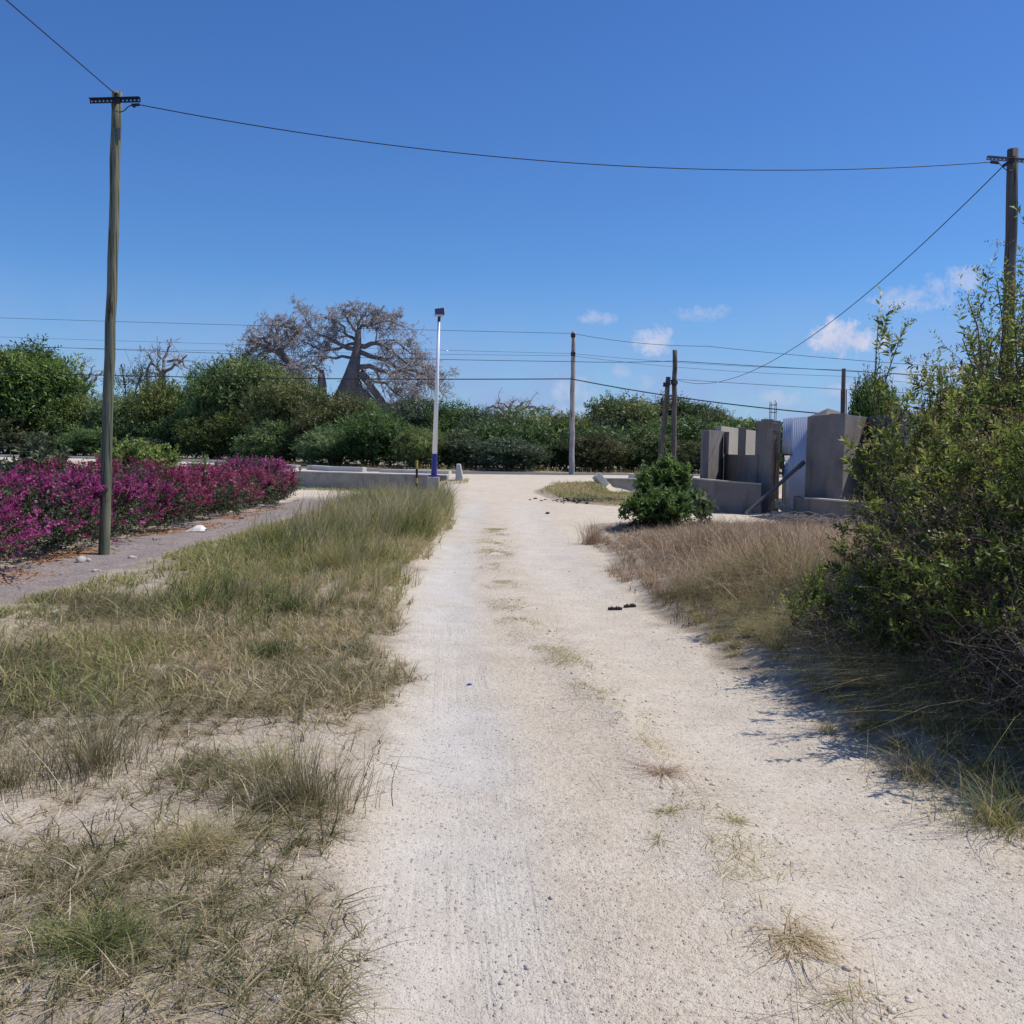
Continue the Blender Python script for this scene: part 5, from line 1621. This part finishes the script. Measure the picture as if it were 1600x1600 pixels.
tuft(1330, 1560, 170, .055, .13, (1.5, 4), 'grey flattened tuft near the bottom edge of the track', (.7, .15), grp=G2, seed=22, cat='dead tuft', nm='dead_tuft')
tuft(1035, 1208, 160, .12, .04, (1.5, 4), 'reddish dry tuft lying on the track, farthest of the dead tufts', (.62, .1), mat='red_grass', grp=G2, seed=23, cat='dead tuft', nm='dead_tuft')
tuft(1145, 1282, 190, .07, .06, (1.2, 3), 'dark dry tuft on the track edge ridge, between red and largest tufts', (.6, .15), grp=G2, seed=24, cat='dead tuft', nm='dead_tuft')
tuft(1040, 1270, 110, .07, .04, (.8, 3), 'small brown tuft just below the reddish one', (.6, .15), grp=G2, seed=25, cat='dead tuft', nm='dead_tuft')
tuft(1030, 1312, 80, .06, .04, (.8, 3), 'tiny dark tuft below the small brown one', (.5, .15), grp=G2, seed=26, cat='dead tuft', nm='dead_tuft')
G3 = 'straw clumps by the right-hand shrubs'
tuft(1560, 1080, 420, .55, .10, (.6, 2.0), 'pale straw clump hanging out of the shrubs near the right edge', (.85, .15), grp=G3, seed=31)
tuft(1440, 1215, 380, .34, .28, (.3, 1.6), 'dry tussock at the foot of the shrubs, overhanging the white bank', (.7, .2), grp=G3, seed=32)
tuft(1560, 1290, 480, .42, .3, (.2, 1.3), 'yellow-green tussock at the right edge under the shrubs', (.5, .25), grp=G3, seed=33)
tuft(925, 850, 350, .55, .25, (.05, .8), 'thin upright grass stems at the corner where the gate track leaves', (.6, .2), mat='red_grass', grp=G3, seed=34, wid=(.004, .008))

# dry cut branches heaped before the right planter
g = np.random.default_rng(700)
n = 240
c0 = G(1235, 838); c0 = np.array([c0[0], 19.4, 0]);
th = g.uniform(-.6, .5, n)
bx = P(1300, 830, 19.5)[0] + g.normal(0, .3, n); by = 19.8 + g.normal(0, .45, n)
st = np.stack([bx, by, .04 + g.uniform(0, .12, n)], -1)
L = g.uniform(.4, 1.25, n)
az = np.where(g.uniform(0, 1, n) < .75, g.normal(3.2, .4, n), g.uniform(0, 6.28, n))
s = np.linspace(0, 1, 6)
pl = st[:, None] + np.stack([np.cos(az), np.sin(az) * .6, np.zeros(n)], -1)[:, None] * (L[:, None] * s)[..., None]
pl[..., 2] += (L * g.uniform(.25, .6, n))[:, None] * s * (1 - s) * 1.8 - .15 * s
pl += g.normal(0, .015, pl.shape)
V, Q = curvetube(pl, np.broadcast_to(np.linspace(.008, .003, 6), (n, 6)), 4)
tag(link('brushwood_pile', npmesh('brushwood_pile', V, Q), M['dry_branch']), 'heap of grey cut branches before the right planter wall', 'brushwood')

# ------------------------------------------------------------------ loose stones
ico = [(0, 0, -1), (.72, -.53, -.45), (-.28, -.85, -.45), (-.89, 0, -.45), (-.28, .85, -.45), (.72, .53, -.45), (.28, -.85, .45), (-.72, -.53, .45), (-.72, .53, .45), (.28, .85, .45), (.89, 0, .45), (0, 0, 1)]
icf = [(0, 1, 2), (1, 0, 5), (0, 2, 3), (0, 3, 4), (0, 4, 5), (1, 5, 10), (2, 1, 6), (3, 2, 7), (4, 3, 8), (5, 4, 9), (1, 10, 6), (2, 6, 7), (3, 7, 8), (4, 8, 9), (5, 9, 10), (6, 10, 11), (7, 6, 11), (8, 7, 11), (9, 8, 11), (10, 9, 11)]
ico = np.array(ico); icf = np.array(icf)


def pebbles(X, Y, R, g):
    n = len(X)
    sc = np.stack([g.uniform(.7, 1.3, n), g.uniform(.7, 1.3, n), g.uniform(.45, .8, n)], -1) * R[:, None]
    V = ico[None] * g.uniform(.8, 1.2, (n, 12, 1)) * sc[:, None]
    V += np.stack([X, Y, height(X, Y) + R * .15], -1)[:, None]
    Q = (icf[None] + (np.arange(n) * 12)[:, None, None]).reshape(-1, 3)
    return V.reshape(-1, 3), Q


g = np.random.default_rng(800)
X, Y = scatter(60000, -5, 4, 1.8, 22, lambda x, y: (.10 + .9 * sstep(.5, .7, fbm(x, y, .8, 171))) * (.35 + .65 * (1 - sstep(5, 12, y))) * (1 - .6 * np.exp(-((x - np.interp(y, TRY, T1X)) / .3) ** 4)), g)
R = np.exp(g.normal(-5.8, .52, len(X)))
V, Q = pebbles(X, Y, np.clip(R, .0015, .015), g)
tag(link('loose_gravel', npmesh('loose_gravel', V, Q), M['pebble']), 'fine loose gravel scattered over the dirt track and verge', 'gravel', kind='stuff')

STN = [(855, 803, .05, 'small dark stone alone on the pale track near the junction'), (495, 1032, .0, ''), (430, 838, .0, ''),
       (563, 795, .14, 'white stone in the tall grass left of the track')]
for px, py, r, lb in STN:
    if not r: continue
    c = G(px, py); g2 = np.random.default_rng(int(px))
    V, Q = pebbles(np.array([c[0]]), np.array([c[1]]), np.array([r]), g2)
    V[:, 2] += r * .2
    tag(link('stone', npmesh('stone', V, Q), M['stone'] if r > .1 else M['rubber']), lb, 'stone')
for i, (px, py, r, lb) in enumerate([(128, 878, .09, 'largest pale limestone lump beside the left pole foot'), (205, 872, .05, 'small white stone on the footpath right of the left pole'),
                                     (148, 893, .05, 'small white stone on the footpath below the left pole foot'), (360, 1072, .05, 'white stone in the meadow grass'),
                                     (88, 960, .06, 'flat whitish stone at the edge of the footpath'), (1085, 795, .14, 'pale rubble lump between round bush and planter wall')]):
    c = G(px, py); g2 = np.random.default_rng(900 + i)
    V, Q = pebbles(np.array([c[0], c[0] + r * .8]), np.array([c[1], c[1] + r * .4]), np.array([r, r * .6]), g2)
    tag(link('stone', npmesh('stone', V, Q), M['stone']), lb, 'stone', 'pale stones on the left')
# soft sandy clods crumbled from the bank at the right
g = np.random.default_rng(831)
X, Y = scatter(9000, .4, 3.2, 2.6, 9.5, lambda x, y: np.exp(-((x - XR(y) + .12) / .28) ** 2) * (.15 + .85 * sstep(.45, .62, fbm(x, y, .6, 833))) * .55, g)
X2, Y2 = scatter(26000, -1.2, 2.2, 2.3, 18, lambda x, y: np.exp(-((x - np.interp(y, TRY, TCX) - .10) / .13) ** 2) * (.05 + .95 * sstep(.48, .66, fbm(x, y, .4, 834))) * .55, g)
X = np.concatenate([X, X2]); Y = np.concatenate([Y, Y2])
V, Q = pebbles(X, Y, np.clip(np.exp(g.normal(-5.0, .5, len(X))), .003, .026), g)
tag(link('soil_clods', npmesh('soil_clods', V, Q), M['clod']), 'crumbled sandy clods along the right edge of the track', 'clods', kind='stuff')
# ash heap rubbish on the island
g = np.random.default_rng(811)
n = 500
X = 3.2 + g.normal(0, .9, n); Y = 30 + g.normal(0, .6, n)
V, Q = pebbles(X, Y, g.uniform(.02, .07, n), g)
k_ = g.uniform(0, 1, n) < .85
tag(link('ash_heap', npmesh('ash_heap', V, Q), M['rubber']), 'scatter of burnt black cinders on the island right of the junction', 'cinders', kind='stuff')
# fallen leaves by the hedge
n = 5000
X = -6.05 + g.normal(0, .32, n); Y = g.uniform(8.5, 26, n)
k_ = g.uniform(0, 1, n) < sstep(.42, .6, fbm(X, Y, .8, 51)); X, Y = X[k_], Y[k_]; n = len(X)
o1 = leafmesh(np.stack([X, Y, height(X, Y) + .008], -1), unit(g.normal(0, 1, (n, 3)) * np.array([1, 1, .25])), np.tile([0, 0, 1.0], (n, 1)), g.uniform(.03, .06, n), g.uniform(.015, .035, n), g.uniform(0, 1, n))
tag(link('fallen_leaves', npmesh('fallen_leaves', o1[0], o1[1], {'tint': o1[2]}), M['litter']), 'orange-brown fallen leaves at the foot of the bougainvillea hedge', 'leaf litter', kind='stuff')

# ------------------------------------------------------------------ litter
c = G(300, 831)
n1, n2 = 14, 8
V = []; Fc = []
g = np.random.default_rng(820)
for i in range(n1 + 1):
    for j in range(n2 + 1):
        u, v = i / n1, j / n2
        w = .02 + .36 * sstep(0, .65, u) * (1 - .35 * sstep(.85, 1, u))
        x = -.36 + .72 * u; y = (v - .5) * w
        z = .01 + .16 * sstep(.2, .7, u) * math.sin(v * 3.14) ** .7 * (1 - .55 * sstep(.85, 1, u)) + .03 * (vnoise(x * 9, y * 9, 1, 3)) * sstep(.1, .4, u)
        V.append((c[0] + x * .62, c[1] + (y * .9 + .1 * u) * .7, c[2] + float(z) * .62))
for i in range(n1):
    for j in range(n2):
        a_ = i * (n2 + 1) + j; Fc.append([a_, a_ + n2 + 1, a_ + n2 + 2, a_ + 1])
m = MB(); m.add(V, Fc); o = m.build('plastic_sheet', M['paper'], None)
o.modifiers.new('solid', 'SOLIDIFY').thickness = .004
tag(o, 'crumpled white plastic sheet lying on the footpath beside the hedge', 'litter')


def sandal(px, py, rz, label, flip=False):
    c = Vector(G(px, py)); t = empty('sandal', c, label, 'sandal', 'lost sandals on the track')
    R = Matrix.Rotation(rz, 3, 'Z')
    KS = .56
    outl = [(-.13, -.03), (-.11, -.04), (0, -.032), (.07, -.045), (.12, -.04), (.14, 0), (.12, .035), (.06, .045), (0, .034), (-.11, .038), (-.135, .015)]
    pts = [R @ Vector((x, y, 0)) * KS + c for x, y in outl]
    m = MB(); m.prism([(p_.x, p_.y) for p_ in pts], c.z + .002, [c.z + .018 + .010 * abs(x) / .13 for x, _ in outl]); m.build('sole', M['rubber'], t, .004)
    m = MB()
    for x0 in (.03, .075, -.06):
        arc = [R @ Vector((x0, .042 * math.cos(a_), .02 + .045 * math.sin(a_))) * KS + c for a_ in np.linspace(0, math.pi, 9)]
        m.tube(arc, .005, 6)
    m.build('strap', M['rubber'], t)


sandal(961, 953, .1, 'worn black sandal on the track, left one of the pair')
sandal(984, 949, .5, 'dusty dark sandal on the track, right one of the pair')
c = Vector(G(733, 1071))
MB().box(c + Vector((0, 0, .006)), (.034, .016, .004), M=Matrix.Rotation(.3, 3, 'Z') @ Matrix.Rotation(.2, 3, 'X'))
m = MB(); m.box(c + Vector((0, 0, .008)), (.034, .016, .004), M=Matrix.Rotation(.3, 3, 'Z') @ Matrix.Rotation(.2, 3, 'X'))
tag(m.build('plastic_scrap', M['scrap_blue'], None), 'tiny blue plastic scrap on the left wheel track', 'litter')

# ------------------------------------------------------------------ sub-parts and loose masses
def kids(o, nm): return [c for c in o.children if c.name.split('.')[0] == nm]


for o in [o for o in list(COL.objects) if o.parent is None]:
    for pa, ch in (('panel_frame', 'solar_cells'), ('crossarm', 'cable_clamp'), ('crossarm', 'bolt'), ('door_strip', 'blue_lettering'),
                   ('planter_face', 'planter_cap'), ('wall_face', 'coping'), ('sole', 'strap'), ('pole_shaft', 'number_plate'),
                   ('trunk', 'limbs'), ('white_pole', 'bracket'), ('pole_shaft', 'insulator'), ('rendered_wall', 'broken_edge')):
        P_, C_ = kids(o, pa), kids(o, ch)
        if P_:
            for c_ in C_:
                c_.parent = P_[0]; c_.location = (0, 0, 0)
    for nm in ('dead_twigs', 'flower_heads', 'shoots', 'dry_foliage'):
        for c_ in kids(o, nm): c_['kind'] = 'stuff'
